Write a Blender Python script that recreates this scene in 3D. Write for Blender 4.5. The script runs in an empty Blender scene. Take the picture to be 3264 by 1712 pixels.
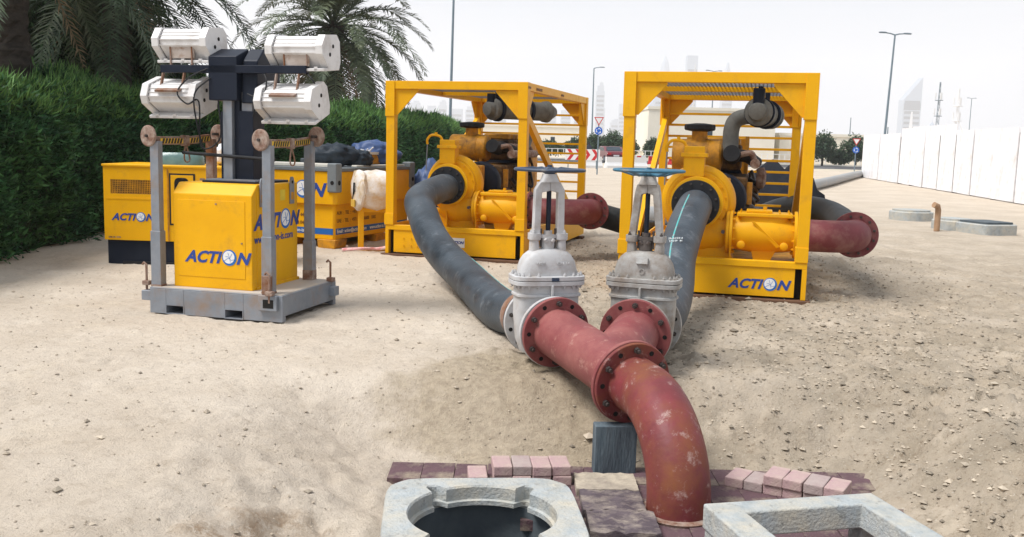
import bpy, bmesh, math, random
import numpy as np
from mathutils import Vector, Matrix, noise as mnoise
random.seed(7); rng = np.random.default_rng(7)
SC = bpy.context.scene
COL = SC.collection
PI = math.pi
R = math.radians

# ------------------------------------------------------------------ camera
th = math.atan(405 / 3104); ro = R(1.5)
Fv = Vector((0, math.cos(th), -math.sin(th))); U0 = Vector((0, math.sin(th), math.cos(th))); R0 = Vector((1, 0, 0))
Uv = math.cos(ro) * U0 - math.sin(ro) * R0; Rv = math.cos(ro) * R0 + math.sin(ro) * U0
cam_d = bpy.data.cameras.new('camera'); cam = bpy.data.objects.new('camera', cam_d); COL.objects.link(cam)
cam.matrix_world = Matrix(((Rv.x, Uv.x, -Fv.x, 0), (Rv.y, Uv.y, -Fv.y, 0), (Rv.z, Uv.z, -Fv.z, 1.62), (0, 0, 0, 1)))
cam_d.sensor_width = 36; cam_d.lens = 36 * 3104 / 3264; cam_d.clip_end = 6000; cam_d.clip_start = 0.05
SC.camera = cam
# ------------------------------------------------------------------ sky, sun, exposure
SUN_EL, SUN_AZ = R(58), R(248)          # azimuth measured clockwise from +Y (the view direction)
w = bpy.data.worlds.new('World'); SC.world = w; w.use_nodes = True
nt = w.node_tree; nt.nodes.clear()
sky = nt.nodes.new('ShaderNodeTexSky'); sky.sky_type = 'NISHITA'; sky.sun_disc = False
sky.sun_elevation = SUN_EL; sky.sun_rotation = SUN_AZ; sky.dust_density = 4; sky.air_density = 1; sky.ozone_density = 1
hs = nt.nodes.new('ShaderNodeHueSaturation'); hs.inputs['Saturation'].default_value = 0.35
veil = nt.nodes.new('ShaderNodeMix'); veil.data_type = 'RGBA'; veil.inputs[0].default_value = 0.90
tc = nt.nodes.new('ShaderNodeTexCoord'); mp = nt.nodes.new('ShaderNodeMapping'); mp.inputs['Scale'].default_value = (1.2, 1.2, 4)
nz = nt.nodes.new('ShaderNodeTexNoise'); nz.inputs['Scale'].default_value = 1.6; nz.inputs['Detail'].default_value = 4
cr = nt.nodes.new('ShaderNodeValToRGB'); cr.color_ramp.elements[0].position = 0.35; cr.color_ramp.elements[1].position = 0.68
cr.color_ramp.elements[0].color = (8.9, 9.9, 11.3, 1); cr.color_ramp.elements[1].color = (10.6, 11.0, 11.7, 1)
bg = nt.nodes.new('ShaderNodeBackground'); bg.inputs['Strength'].default_value = 0.050
wo = nt.nodes.new('ShaderNodeOutputWorld')
L = nt.links.new
L(sky.outputs[0], hs.inputs['Color']); L(hs.outputs[0], veil.inputs[6])
L(tc.outputs['Generated'], mp.inputs[0]); L(mp.outputs[0], nz.inputs['Vector']); L(nz.outputs[0], cr.inputs[0]); L(cr.outputs[0], veil.inputs[7])
L(veil.outputs[2], bg.inputs[0]); L(bg.outputs[0], wo.inputs[0])
sd = bpy.data.lights.new('sun', 'SUN'); sd.energy = 2.9; sd.angle = R(22); sd.color = (1, .975, .94)
so = bpy.data.objects.new('sun', sd); COL.objects.link(so)
sdir = Vector((math.sin(SUN_AZ) * math.cos(SUN_EL), math.cos(SUN_AZ) * math.cos(SUN_EL), math.sin(SUN_EL)))
so.rotation_euler = sdir.to_track_quat('Z', 'Y').to_euler()
SC.view_settings.view_transform = 'Standard'; SC.view_settings.look = 'None'
SC.view_settings.exposure = 0.66; SC.view_settings.gamma = 1; SC.view_settings.use_curve_mapping = False
SC.cycles.use_denoising = True; SC.cycles.max_bounces = 7; SC.cycles.volume_bounces = 1
SC.cycles.transparent_max_bounces = 8

# ------------------------------------------------------------------ materials
MATS = {}
def mat(name, c1, c2=None, scale=6, rough=0.6, metal=0, bump=0.0, bscale=None, dirt=None, dscale=2.5, damt=0.5,
        dsoft=.12, dirt2=None, spec=.28, stretch=None, island=None, coat=0):
    if name in MATS: return MATS[name]
    m = bpy.data.materials.new(name); m.use_nodes = True; n = m.node_tree.nodes; l = m.node_tree.links.new
    b = n['Principled BSDF']; b.inputs['Roughness'].default_value = rough; b.inputs['Metallic'].default_value = metal
    b.inputs['Specular IOR Level'].default_value = spec; b.inputs['Coat Weight'].default_value = coat
    tc = n.new('ShaderNodeTexCoord'); src = tc.outputs['Object']
    if stretch:
        mp = n.new('ShaderNodeMapping'); mp.inputs['Scale'].default_value = stretch; l(src, mp.inputs[0]); src = mp.outputs[0]
    c2 = c2 or tuple(x * .82 for x in c1)
    t = n.new('ShaderNodeTexNoise'); t.inputs['Scale'].default_value = scale; t.inputs['Detail'].default_value = 6; t.inputs['Roughness'].default_value = .62
    l(src, t.inputs['Vector'])
    r = n.new('ShaderNodeValToRGB'); r.color_ramp.elements[0].position = .33; r.color_ramp.elements[1].position = .67
    r.color_ramp.elements[0].color = (*c1, 1); r.color_ramp.elements[1].color = (*c2, 1); l(t.outputs[0], r.inputs[0])
    out = r.outputs[0]
    if dirt:
        t2 = n.new('ShaderNodeTexNoise'); t2.inputs['Scale'].default_value = dscale; t2.inputs['Detail'].default_value = 9; t2.inputs['Roughness'].default_value = .7
        l(src, t2.inputs['Vector'])
        m2 = n.new('ShaderNodeMapRange'); p = 0.5 + (0.5 - damt) * .42
        m2.inputs[1].default_value = p - dsoft / 2; m2.inputs[2].default_value = p + dsoft / 2; l(t2.outputs[0], m2.inputs[0])
        x = n.new('ShaderNodeMix'); x.data_type = 'RGBA'; l(m2.outputs[0], x.inputs[0]); l(out, x.inputs[6]); x.inputs[7].default_value = (*dirt, 1)
        out = x.outputs[2]
        if dirt2:
            t4 = n.new('ShaderNodeTexNoise'); t4.inputs['Scale'].default_value = dscale * 3.1; t4.inputs['Detail'].default_value = 10; t4.inputs['Roughness'].default_value = .75; l(src, t4.inputs['Vector'])
            m4 = n.new('ShaderNodeMapRange'); m4.inputs[1].default_value = .56; m4.inputs[2].default_value = .68; m4.inputs[4].default_value = .8; l(t4.outputs[0], m4.inputs[0])
            x4 = n.new('ShaderNodeMix'); x4.data_type = 'RGBA'; l(m4.outputs[0], x4.inputs[0]); l(out, x4.inputs[6]); x4.inputs[7].default_value = (*dirt2, 1); out = x4.outputs[2]
        m3 = n.new('ShaderNodeMapRange'); m3.inputs[3].default_value = rough; m3.inputs[4].default_value = min(1, rough + .3); l(m2.outputs[0], m3.inputs[0]); l(m3.outputs[0], b.inputs['Roughness'])
    if island:
        g = n.new('ShaderNodeNewGeometry'); v = n.new('ShaderNodeMapRange'); v.inputs[3].default_value = 1 - island; v.inputs[4].default_value = 1 + island
        l(g.outputs['Random Per Island'], v.inputs[0]); h = n.new('ShaderNodeHueSaturation'); l(v.outputs[0], h.inputs['Value']); l(out, h.inputs['Color']); out = h.outputs[0]
    l(out, b.inputs['Base Color'])
    if bump:
        t3 = n.new('ShaderNodeTexNoise'); t3.inputs['Scale'].default_value = bscale or scale * 6; t3.inputs['Detail'].default_value = 6; l(src, t3.inputs['Vector'])
        bp = n.new('ShaderNodeBump'); bp.inputs['Strength'].default_value = bump; bp.inputs['Distance'].default_value = .01; l(t3.outputs[0], bp.inputs['Height']); l(bp.outputs[0], b.inputs['Normal'])
    MATS[name] = m; return m

YEL = mat('yellow_paint', (.82, .42, .004), (.76, .375, .004), 3, .45, bump=.08, bscale=60, dirt=(.55, .27, .03), dscale=5, damt=.04, dsoft=.3, spec=.22)
YELD = mat('grimy_yellow_paint', (.68, .31, .015), (.50, .22, .015), 5, .5, bump=.1, dirt=(.16, .09, .04), dscale=6, damt=.33, dsoft=.3)
ENG = mat('engine_grime', (.30, .15, .035), (.10, .055, .025), 7, .65, bump=.3, dirt=(.03, .022, .018), dscale=9, damt=.5, dsoft=.3)
BLK = mat('black_rubber', (.014, .015, .018), (.026, .027, .03), 8, .55, bump=.1, spec=.2)
BLKM = mat('black_steel', (.008, .012, .024), (.014, .019, .032), 4, .45, bump=.05, spec=.2)
NAVY = mat('dark_blue_print', (.03, .07, .30), (.025, .06, .26), 5, .5)
CYB = mat('blue_print', (.02, .16, .5), (.02, .14, .45), 5, .5)
WHT = mat('white_print', (.8, .8, .8), (.76, .76, .76), 5, .5)
GALV = mat('galvanised_steel', (.28, .30, .335), (.21, .235, .27), 5, .5, metal=.25, bump=.1, dirt=(.30, .20, .13), dscale=3, damt=.18, dsoft=.3)
RUSTG = mat('rusty_galvanised', (.30, .23, .19), (.40, .36, .34), 5, .7, bump=.25, dirt=(.19, .08, .035), dscale=4, damt=.6, dsoft=.3)
RUST = mat('rust', (.22, .11, .07), (.13, .06, .04), 12, .85, bump=.4, dirt=(.40, .33, .28), dscale=14, damt=.42, dsoft=.3)
REDP = mat('red_oxide_pipe', (.235, .056, .060), (.17, .040, .045), 4, .48, bump=.15, bscale=40, dirt=(.31, .12, .105), dscale=3, damt=.36, dsoft=.35, dirt2=(.40, .22, .18))
REDE = mat('weathered_red_elbow', (.20, .038, .044), (.13, .028, .030), 4, .5, bump=.25, bscale=30, dirt=(.21, .075, .028), dscale=3.2, damt=.34, dsoft=.3, dirt2=(.40, .29, .26))
REDD = mat('dark_red_pipe', (.21, .05, .055), (.16, .038, .045), 4, .55, bump=.15, bscale=30, dirt=(.3, .16, .13), dscale=5, damt=.2, dsoft=.3)
GRV = mat('pale_grey_valve_paint', (.52, .52, .525), (.44, .44, .45), 5, .42, bump=.18, bscale=50, dirt=(.38, .33, .29), dscale=5, damt=.25, dsoft=.25)
GRV2 = mat('soiled_grey_valve_paint', (.43, .43, .42), (.34, .34, .33), 6, .42, bump=.25, bscale=50, dirt=(.20, .15, .11), dscale=5, damt=.42, dsoft=.3)
HOSE = mat('dusty_black_hose', (.016, .024, .033), (.038, .051, .067), 3.2, .40, bump=.3, bscale=28, dirt=(.09, .11, .13), dscale=1.6, damt=.34, dsoft=.5, dirt2=(.15, .17, .19))
HOSEB = mat('black_hose', (.008, .010, .011), (.016, .019, .021), 5, .5, bump=.12, bscale=30, dirt=(.07, .075, .075), dscale=4, damt=.12, dsoft=.3, spec=.2)
TEAL = mat('teal_stripe', (.08, .42, .40), (.06, .33, .33), 6, .5, dirt=(.3, .36, .36), dscale=8, damt=.4)
GLAM = mat('grey_exhaust_lagging', (.20, .20, .185), (.13, .13, .12), 9, .85, bump=.5, bscale=60)
STEEL = mat('dull_steel', (.16, .14, .13), (.09, .075, .07), 12, .5, metal=.6, bump=.2)
BOLT = mat('dark_bolt', (.05, .045, .045), (.10, .08, .07), 14, .45, metal=.4)
HOLE = mat('dark_recess', (.01, .01, .01), (.015, .013, .012), 5, .9)
BLUW = mat('blue_handwheel_paint', (.045, .17, .26), (.05, .13, .20), 10, .5, bump=.2, dirt=(.2, .2, .19), dscale=9, damt=.3)
NAVW = mat('navy_handwheel_paint', (.03, .05, .09), (.05, .07, .11), 10, .45, bump=.2, dirt=(.2, .2, .2), dscale=9, damt=.2)
LAMPW = mat('white_lamp_casing', (.74, .73, .72), (.66, .65, .65), 4, .35, bump=.05, dirt=(.45, .40, .36), dscale=4, damt=.14, dsoft=.3)
CONC = mat('concrete', (.40, .425, .43), (.28, .31, .32), 9, .85, bump=.8, bscale=60, dirt=(.50, .455, .37), dscale=5, damt=.36, dsoft=.3, dirt2=(.20, .195, .18))
PINK = mat('pink_paver', (.43, .285, .295), (.35, .22, .235), 12, .85, bump=.5, bscale=90, dirt=(.50, .40, .34), dscale=8, damt=.35, dsoft=.4)
PURP = mat('purple_brown_paving', (.13, .075, .085), (.085, .05, .06), 6, .85, bump=.5, bscale=60, dirt=(.36, .30, .22), dscale=4, damt=.25, dsoft=.25)
WOOD = mat('dark_timber', (.12, .095, .105), (.065, .05, .06), 8, .85, bump=.6, bscale=40, dirt=(.40, .34, .28), dscale=6, damt=.26, dsoft=.3, stretch=(1, 1.8, 2))
WOODS = mat('sandy_timber', (.16, .13, .12), (.08, .07, .07), 5, .85, bump=.6, bscale=30, dirt=(.52, .45, .35), dscale=5, damt=.66, dsoft=.4, stretch=(1, 1.5, 2))
SLEEP = mat('brown_sleeper', (.16, .085, .05), (.10, .055, .035), 6, .9, bump=.4, stretch=(1, 5, 5))
POSTM = mat('blue_grey_weathered_block', (.09, .125, .15), (.17, .21, .235), 5, .8, bump=.6, bscale=25, dirt=(.04, .05, .065), dscale=3, damt=.42, dsoft=.3, stretch=(3, 3, .6))
HOARD = mat('white_hoarding_paint', (.86, .85, .87), (.82, .81, .83), 1.5, .6, dirt=(.6, .55, .5), dscale=1.5, damt=.12, dsoft=.3)
TARPB = mat('blue_tarpaulin', (.07, .12, .27), (.045, .08, .19), 4, .45, bump=.4, bscale=14)
TARPK = mat('black_bin_bag', (.018, .026, .038), (.035, .048, .062), 5, .5, bump=.8, bscale=16, spec=.2)
WRAP = mat('plastic_wrap', (.62, .54, .45), (.60, .40, .16), 4, .25, bump=.8, bscale=12, dirt=(.75, .72, .70), dscale=5, damt=.5, dsoft=.2, spec=.7)
POLE = mat('grey_lamp_pole', (.20, .26, .30), (.17, .22, .26), 3, .5, metal=.3)
CREAM = mat('cream_render', (.84, .79, .68), (.78, .73, .62), .6, .85)
TOWM = mat('tower_cladding', (.34, .40, .47), (.28, .34, .42), .015, .6)
GLASS = mat('dark_window', (.04, .055, .07), (.05, .065, .08), 2, .2)
ASPH = mat('asphalt', (.075, .075, .08), (.06, .06, .063), 1.5, .9, bump=.3)
BARK = mat('palm_bark', (.055, .045, .036), (.028, .023, .019), 7, .95, bump=1.0, bscale=14, stretch=(1, 1, 2.5))
FROND = mat('palm_frond', (.020, .045, .022), (.075, .095, .055), 1.2, .6, island=.4, spec=.2)
FRONDG = mat('grey_green_palm_frond', (.07, .095, .06), (.125, .145, .08), 1.2, .6, island=.35, spec=.2)
DEADF = mat('dry_palm_frond', (.21, .155, .09), (.16, .12, .07), 2, .8, island=.3)
HEDGE = mat('hedge_leaf', (.016, .062, .028), (.055, .135, .038), 1.1, .6, island=.65, spec=.2)
HCORE = mat('hedge_branches', (.018, .035, .015), (.026, .03, .016), 3, .95)
LEAFD = mat('dark_tree_leaf', (.014, .038, .018), (.034, .068, .024), 1.3, .6, island=.45, spec=.15)
LEAFF = mat('far_tree_leaf', (.04, .08, .04), (.07, .11, .055), .7, .6, island=.4)

# ------------------------------------------------------------------ mesh helpers
def fr(ax):
    ax = Vector(ax).normalized(); t = Vector((0, 0, 1)) if abs(ax.z) < .93 else Vector((1, 0, 0))
    u = t.cross(ax).normalized(); return ax, u, ax.cross(u)
class MB:
    def __init__(s): s.v = []; s.f = []
    def add(s, vs, fs):
        o = len(s.v); s.v += [tuple(x) for x in vs]; s.f += [tuple(i + o for i in q) for q in fs]; return s
    def box(s, c, d, rz=0, M=None):
        x, y, z = (k / 2 for k in d); P = [Vector((a * x, b * y, e * z)) for e in (-1, 1) for b in (-1, 1) for a in (-1, 1)]
        rot = M or Matrix.Rotation(rz, 3, 'Z'); P = [rot @ p + Vector(c) for p in P]
        return s.add(P, [(0, 2, 3, 1), (4, 5, 7, 6), (0, 1, 5, 4), (2, 6, 7, 3), (0, 4, 6, 2), (1, 3, 7, 5)])
    def bb(s, x0, x1, y0, y1, z0, z1): return s.box(((x0 + x1) / 2, (y0 + y1) / 2, (z0 + z1) / 2), (x1 - x0, y1 - y0, z1 - z0))
    def bar(s, a, b, wd, ht, up=(0, 0, 1)):
        a = Vector(a); b = Vector(b); d = (b - a); ln = d.length; d.normalize(); u = Vector(up).cross(d)
        if u.length < 1e-4: u = Vector((1, 0, 0)).cross(d)
        u.normalize(); v = d.cross(u); M = Matrix((u, d, v)).transposed()
        return s.box((a + b) / 2, (wd, ln, ht), M=M)
    def cyl(s, a, b, r0, r1=None, n=16): return s.lathe([(r0, 0), (r1 if r1 is not None else r0, (Vector(b) - Vector(a)).length)], a, Vector(b) - Vector(a), n)
    def lathe(s, prof, base, ax, n=20, caps=True):
        ax, u, v = fr(ax); base = Vector(base); vs = []; fs = []
        for r, h in prof:
            for k in range(n):
                t = 2 * PI * k / n; vs.append(base + ax * h + (u * math.cos(t) + v * math.sin(t)) * r)
        m = len(prof)
        for i in range(m - 1):
            for k in range(n): k2 = (k + 1) % n; fs.append((i * n + k, i * n + k2, (i + 1) * n + k2, (i + 1) * n + k))
        if caps: fs.append(tuple(reversed(range(n)))); fs.append(tuple(range((m - 1) * n, m * n)))
        return s.add(vs, fs)
    def ring(s, prof, base, ax, n=24):          # closed profile: a torus-like solid
        ax, u, v = fr(ax); base = Vector(base); vs = []; fs = []; m = len(prof)
        for r, h in prof:
            for k in range(n):
                t = 2 * PI * k / n; vs.append(base + ax * h + (u * math.cos(t) + v * math.sin(t)) * r)
        for i in range(m):
            i2 = (i + 1) % m
            for k in range(n): k2 = (k + 1) % n; fs.append((i * n + k, i * n + k2, i2 * n + k2, i2 * n + k))
        return s.add(vs, fs)
    def sweep(s, pts, r, n=16, caps=True, wob=0):
        pts = [Vector(p) for p in pts]; m = len(pts); rs = r if isinstance(r, (list, tuple)) else [r] * m
        T = [(pts[min(i + 1, m - 1)] - pts[max(i - 1, 0)]).normalized() for i in range(m)]
        _, u, _ = fr(T[0]); vs = []; fs = []
        for i in range(m):
            u = (u - T[i] * u.dot(T[i])).normalized(); v = T[i].cross(u)
            for k in range(n):
                t = 2 * PI * k / n; rr = rs[i]
                if wob: rr *= 1 + wob * mnoise.noise(pts[i] * 3 + Vector((math.cos(t), math.sin(t), 0)) * 2)
                vs.append(pts[i] + (u * math.cos(t) + v * math.sin(t)) * rr)
        for i in range(m - 1):
            for k in range(n): k2 = (k + 1) % n; fs.append((i * n + k, i * n + k2, (i + 1) * n + k2, (i + 1) * n + k))
        if caps: fs.append(tuple(reversed(range(n)))); fs.append(tuple(range((m - 1) * n, m * n)))
        return s.add(vs, fs)
    def prism(s, poly, vec):
        n = len(poly); P = [Vector(p) for p in poly]; Q = [p + Vector(vec) for p in P]
        return s.add(P + Q, [tuple(range(n)), tuple(reversed(range(n, 2 * n)))] + [(i, i + n, (i + 1) % n + n, (i + 1) % n) for i in range(n)])
    def loft(s, secs, n=32):                    # secs: (z, hx, hy, exponent, cx, cy) super-ellipse sections
        vs = []; fs = []; m = len(secs)
        for sec in secs:
            z, hx, hy, e = sec[:4]; cx, cy = (sec[4], sec[5]) if len(sec) > 4 else (0, 0)
            for k in range(n):
                t = 2 * PI * k / n; c, q = math.cos(t), math.sin(t)
                vs.append((cx + hx * math.copysign(abs(c) ** (2 / e), c), cy + hy * math.copysign(abs(q) ** (2 / e), q), z))
        for i in range(m - 1):
            for k in range(n): k2 = (k + 1) % n; fs.append((i * n + k, i * n + k2, (i + 1) * n + k2, (i + 1) * n + k))
        fs.append(tuple(reversed(range(n)))); fs.append(tuple(range((m - 1) * n, m * n)))
        return s.add(vs, fs)
    def mesh(s, name, m, smooth=False, angle=35):
        me = bpy.data.meshes.new(name); me.from_pydata(s.v, [], s.f); me.materials.append(m)
        bm = bmesh.new(); bm.from_mesh(me); bmesh.ops.recalc_face_normals(bm, faces=bm.faces)
        if smooth:
            for f_ in bm.faces: f_.smooth = True
            for e in bm.edges:
                if len(e.link_faces) == 2 and e.calc_face_angle(0) > R(angle): e.smooth = False
        bm.to_mesh(me); bm.free(); return me
    def build(s, name, m, parent=None, smooth=False, bevel=0, kind=None, seg=2):
        o = bpy.data.objects.new(name, s.mesh(name, m, smooth)); COL.objects.link(o); o.parent = parent
        if bevel:
            b = o.modifiers.new('bevel', 'BEVEL'); b.width = bevel; b.segments = seg; b.limit_method = 'ANGLE'; b.angle_limit = R(40)
            if not smooth:
                for p in o.data.polygons: p.use_smooth = True
                b.harden_normals = True
        if kind: o['kind'] = kind
        return o
def tag(o, label, cat, group=None):
    o['label'] = label; o['category'] = cat
    if group: o['group'] = group
    return o
def thing(name, loc, label, cat, rz=0, group=None):
    o = bpy.data.objects.new(name, None); COL.objects.link(o); o.location = loc; o.rotation_euler = (0, 0, rz); o.empty_display_size = .2
    return tag(o, label, cat, group)
def struct(o): o['kind'] = 'structure'; return o
def inst(me, name, parent, loc, rot=(0, 0, 0), scale=(1, 1, 1)):
    o = bpy.data.objects.new(name, me); COL.objects.link(o); o.parent = parent; o.location = loc; o.rotation_euler = rot; o.scale = scale; return o
def bez(pts, n=24):                             # Catmull-Rom through points
    P = [Vector(p) for p in pts]; P = [P[0] * 2 - P[1]] + P + [P[-1] * 2 - P[-2]]; out = []
    for i in range(1, len(P) - 2):
        for k in range(n):
            t = k / n; a, b, c, d = P[i - 1], P[i], P[i + 1], P[i + 2]
            out.append(.5 * ((2 * b) + (c - a) * t + (2 * a - 5 * b + 4 * c - d) * t * t + (3 * b - a - 3 * c + d) * t ** 3))
    return out + [P[-2]]
def arc(c, a, b, n=14):                         # quarter bend: centre c, start offset a, end offset b
    c, a, b = Vector(c), Vector(a), Vector(b); return [c + a * math.cos(t * PI / 2 / n) + b * math.sin(t * PI / 2 / n) for t in range(n + 1)]
BOLTME = {}
def bolt_mesh(r, m):
    k = (round(r, 4), m.name)
    if k not in BOLTME:
        b = MB(); b.lathe([(r, 0), (r, r * 1.1), (r * .55, r * 1.15), (r * .55, r * 2.0)], (0, 0, 0), (0, 0, 1), 6); BOLTME[k] = b.mesh('bolt', m)
    return BOLTME[k]
def bolts(parent, c, ax, rad, n, r=.013, off=0, m=None, skip=()):
    ax, u, v = fr(ax); me = bolt_mesh(r, m or BOLT); q = ax.to_track_quat('Z', 'Y').to_euler()
    for k in range(n):
        if k in skip: continue
        t = 2 * PI * (k + .5) / n; inst(me, 'bolt', parent, Vector(c) + ax * off + (u * math.cos(t) + v * math.sin(t)) * rad, q)
def flange(parent, c, ax, R_, rin, thick, m, nb=0, name='flange', bside=1, br=.013, bm=None, holes=0):
    ax, u, v = fr(ax); c = Vector(c)
    o = MB().ring([(rin, 0), (R_ - .004, 0), (R_, .004), (R_, thick - .004), (R_ - .004, thick), (rin, thick)], c, ax, 48).build(name, m, parent, True)
    if nb: bolts(o, c, ax if bside > 0 else -ax, (R_ + rin) / 2 + .004, nb, br, thick if bside > 0 else 0, bm)
    if holes:
        me = HOLEME.setdefault('h', MB().lathe([(.016, 0), (.016, .003)], (0, 0, 0), (0, 0, 1), 12).mesh('bolt_hole', HOLE))
        a2 = ax if bside > 0 else -ax; q = a2.to_track_quat('Z', 'Y').to_euler()
        for k in range(holes):
            t = 2 * PI * k / holes; inst(me, 'bolt_hole', o, c + a2 * (thick if bside > 0 else 0) + (u * math.cos(t) + v * math.sin(t)) * ((R_ + rin) / 2 + .004), q)
    return o
HOLEME = {}
def text(s, size, m, parent, loc, rot, shear=0, bold=0.0, sx=1, name='lettering', spacing=1.0, align='LEFT', ext=.0015):
    c = bpy.data.curves.new('t', 'FONT'); c.body = s; c.size = size; c.shear = shear; c.offset = bold; c.extrude = ext; c.space_character = spacing; c.align_x = align; c.resolution_u = 3
    t = bpy.data.objects.new('t', c); COL.objects.link(t); dg = bpy.context.evaluated_depsgraph_get(); dg.update()
    me = bpy.data.meshes.new_from_object(t.evaluated_get(dg)); bpy.data.objects.remove(t); bpy.data.curves.remove(c)
    me.materials.clear(); me.materials.append(m); me.name = name
    o = bpy.data.objects.new(name, me); COL.objects.link(o); o.parent = parent; o.location = loc; o.rotation_euler = rot; o.scale = (sx, 1, 1); return o
def logo(parent, loc, rot, W, name='lettering'):
    """ACTI(O)N wordmark W wide; the O is a blue ring round a white disc with thin blue strokes"""
    k = W / 1.0; h = .235 * k
    q = rot
    def P(x, y, z=0): return Vector(loc) + rot.to_matrix() @ Vector((x * k, y * k, z))
    text('ACTI', h, NAVY, parent, P(0, 0), q, .32, .0085 * k, 1.05, spacing=1.03)
    text('N', h, NAVY, parent, P(.83, 0), q, .32, .0095 * k, 1.10)
    ax = rot.to_matrix() @ Vector((0, 0, 1)); cc = P(.72, .085)
    d = MB().lathe([(.118 * k, -.0005), (.118 * k, .0018)], cc, ax, 32).build('logo_disc', CYB, parent)
    MB().lathe([(.094 * k, 0), (.094 * k, .003)], cc + (rot.to_matrix() @ Vector((-.008 * k, .008 * k, 0))), ax, 32).build('logo_face', WHT, d)
    b = MB()
    for pts in (((.63, .03), (.69, .07), (.73, .08), (.77, .15)), ((.70, .16), (.72, .10), (.74, .02)), ((.66, .10), (.70, .10), (.75, .05), (.80, .06))):
        b.sweep([P(x, y, .0028) for x, y in pts], .0035 * k, 5)
    b.build('logo_swirl', CYB, d)
from mathutils import Euler
FRONT = Euler((PI / 2, 0, 0)); SIDE = Euler((PI / 2, 0, PI / 2))

# ------------------------------------------------------------------ ground
def sm(a, b, x): t = np.clip((x - a) / (b - a), 0, 1); return t * t * (3 - 2 * t)
PG = rng.random((256, 256))
def vnoise(x, y):
    xi = np.floor(x).astype(int); yi = np.floor(y).astype(int); fx = x - xi; fy = y - yi; fx = fx * fx * (3 - 2 * fx); fy = fy * fy * (3 - 2 * fy)
    g = lambda a, b: PG[a & 255, b & 255]
    return (g(xi, yi) * (1 - fx) + g(xi + 1, yi) * fx) * (1 - fy) + (g(xi, yi + 1) * (1 - fx) + g(xi + 1, yi + 1) * fx) * fy - .5
def gh(x, y):
    x = np.asarray(x, float); y = np.asarray(y, float)
    pit = sm(6.8, 6.05, y) * sm(-1.9, -.66, x) * sm(3.2, 2.15, x)
    near = sm(7.5, 4.0, y)
    z = -.43 * pit - .10 * near * (1 - pit)
    z = z + .03 * np.exp(-((x + 1.25) / .35) ** 2 - ((y - 4.9) / .9) ** 2) + .10 * np.exp(-((x - 2.7) / .5) ** 2 - ((y - 5.3) / .7) ** 2)
    flat = sm(6.05, 5.9, y) * sm(-.75, -.62, x) * sm(2.3, 2.1, x) * sm(3, 3.4, y)
    z = z - .08 * np.exp(-((x + 1.02) / .2) ** 2 - ((y - 4.35) / .45) ** 2)
    far = sm(30, 14, y) * sm(26, 12, np.abs(x)); rgh = .5 + .9 * sm(-.6, .8, x) + .9 * sm(1.2, 3, x) * sm(9, 6, y) + 1.3 * np.exp(-((x + 1.15) / .55) ** 2 - ((y - 4.8) / 1.0) ** 2)
    n = .085 * vnoise(x * .9, y * .9) + .04 * vnoise(x * 2.7 + 9, y * 2.7)
    n2 = .030 * vnoise(x * 7, y * 7) + .022 * vnoise(x * 15 + 3, y * 15) + .012 * vnoise(x * 33, y * 33 + 5)
    cl = np.maximum(vnoise(x * 5 + 40, y * 5 + 7) - .12, 0) * vnoise(x * 21, y * 21) * .22
    z = z + (n * .45 * (1 - .75 * flat) + (n2 + cl) * rgh * (1 - .9 * flat)) * far - .03 * flat
    return np.where((x + .115) ** 2 + (y - 4.70) ** 2 < .475 ** 2, -1.6, z)
def axis(f0, f1, st, lo, hi):
    a = list(np.arange(f0, f1, st)); s = st; x = f1
    while x < hi: a.append(x); s *= 1.09; x += s
    a.append(hi); s = st; x = f0 - st; b = []
    while x > lo: b.append(x); s *= 1.09; x -= s
    b.append(lo); return np.array(b[::-1] + a)
def grid_mesh(name, xs, ys, zf, m):
    X, Y = np.meshgrid(xs, ys); Z = zf(X, Y); nx, ny = len(xs), len(ys)
    me = bpy.data.meshes.new(name); co = np.stack([X, Y, Z], -1).reshape(-1, 3); me.vertices.add(nx * ny); me.vertices.foreach_set('co', co.ravel())
    i = np.arange((ny - 1) * (nx - 1)); a = (i // (nx - 1)) * nx + i % (nx - 1); q = np.stack([a, a + 1, a + nx + 1, a + nx], -1)
    me.loops.add(q.size); me.loops.foreach_set('vertex_index', q.ravel()); me.polygons.add(len(q)); me.polygons.foreach_set('loop_start', np.arange(0, q.size, 4)); me.polygons.foreach_set('loop_total', np.full(len(q), 4))
    me.update(); me.validate(); me.materials.append(m); me.polygons.foreach_set('use_smooth', np.ones(len(q), bool)); return me
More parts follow.
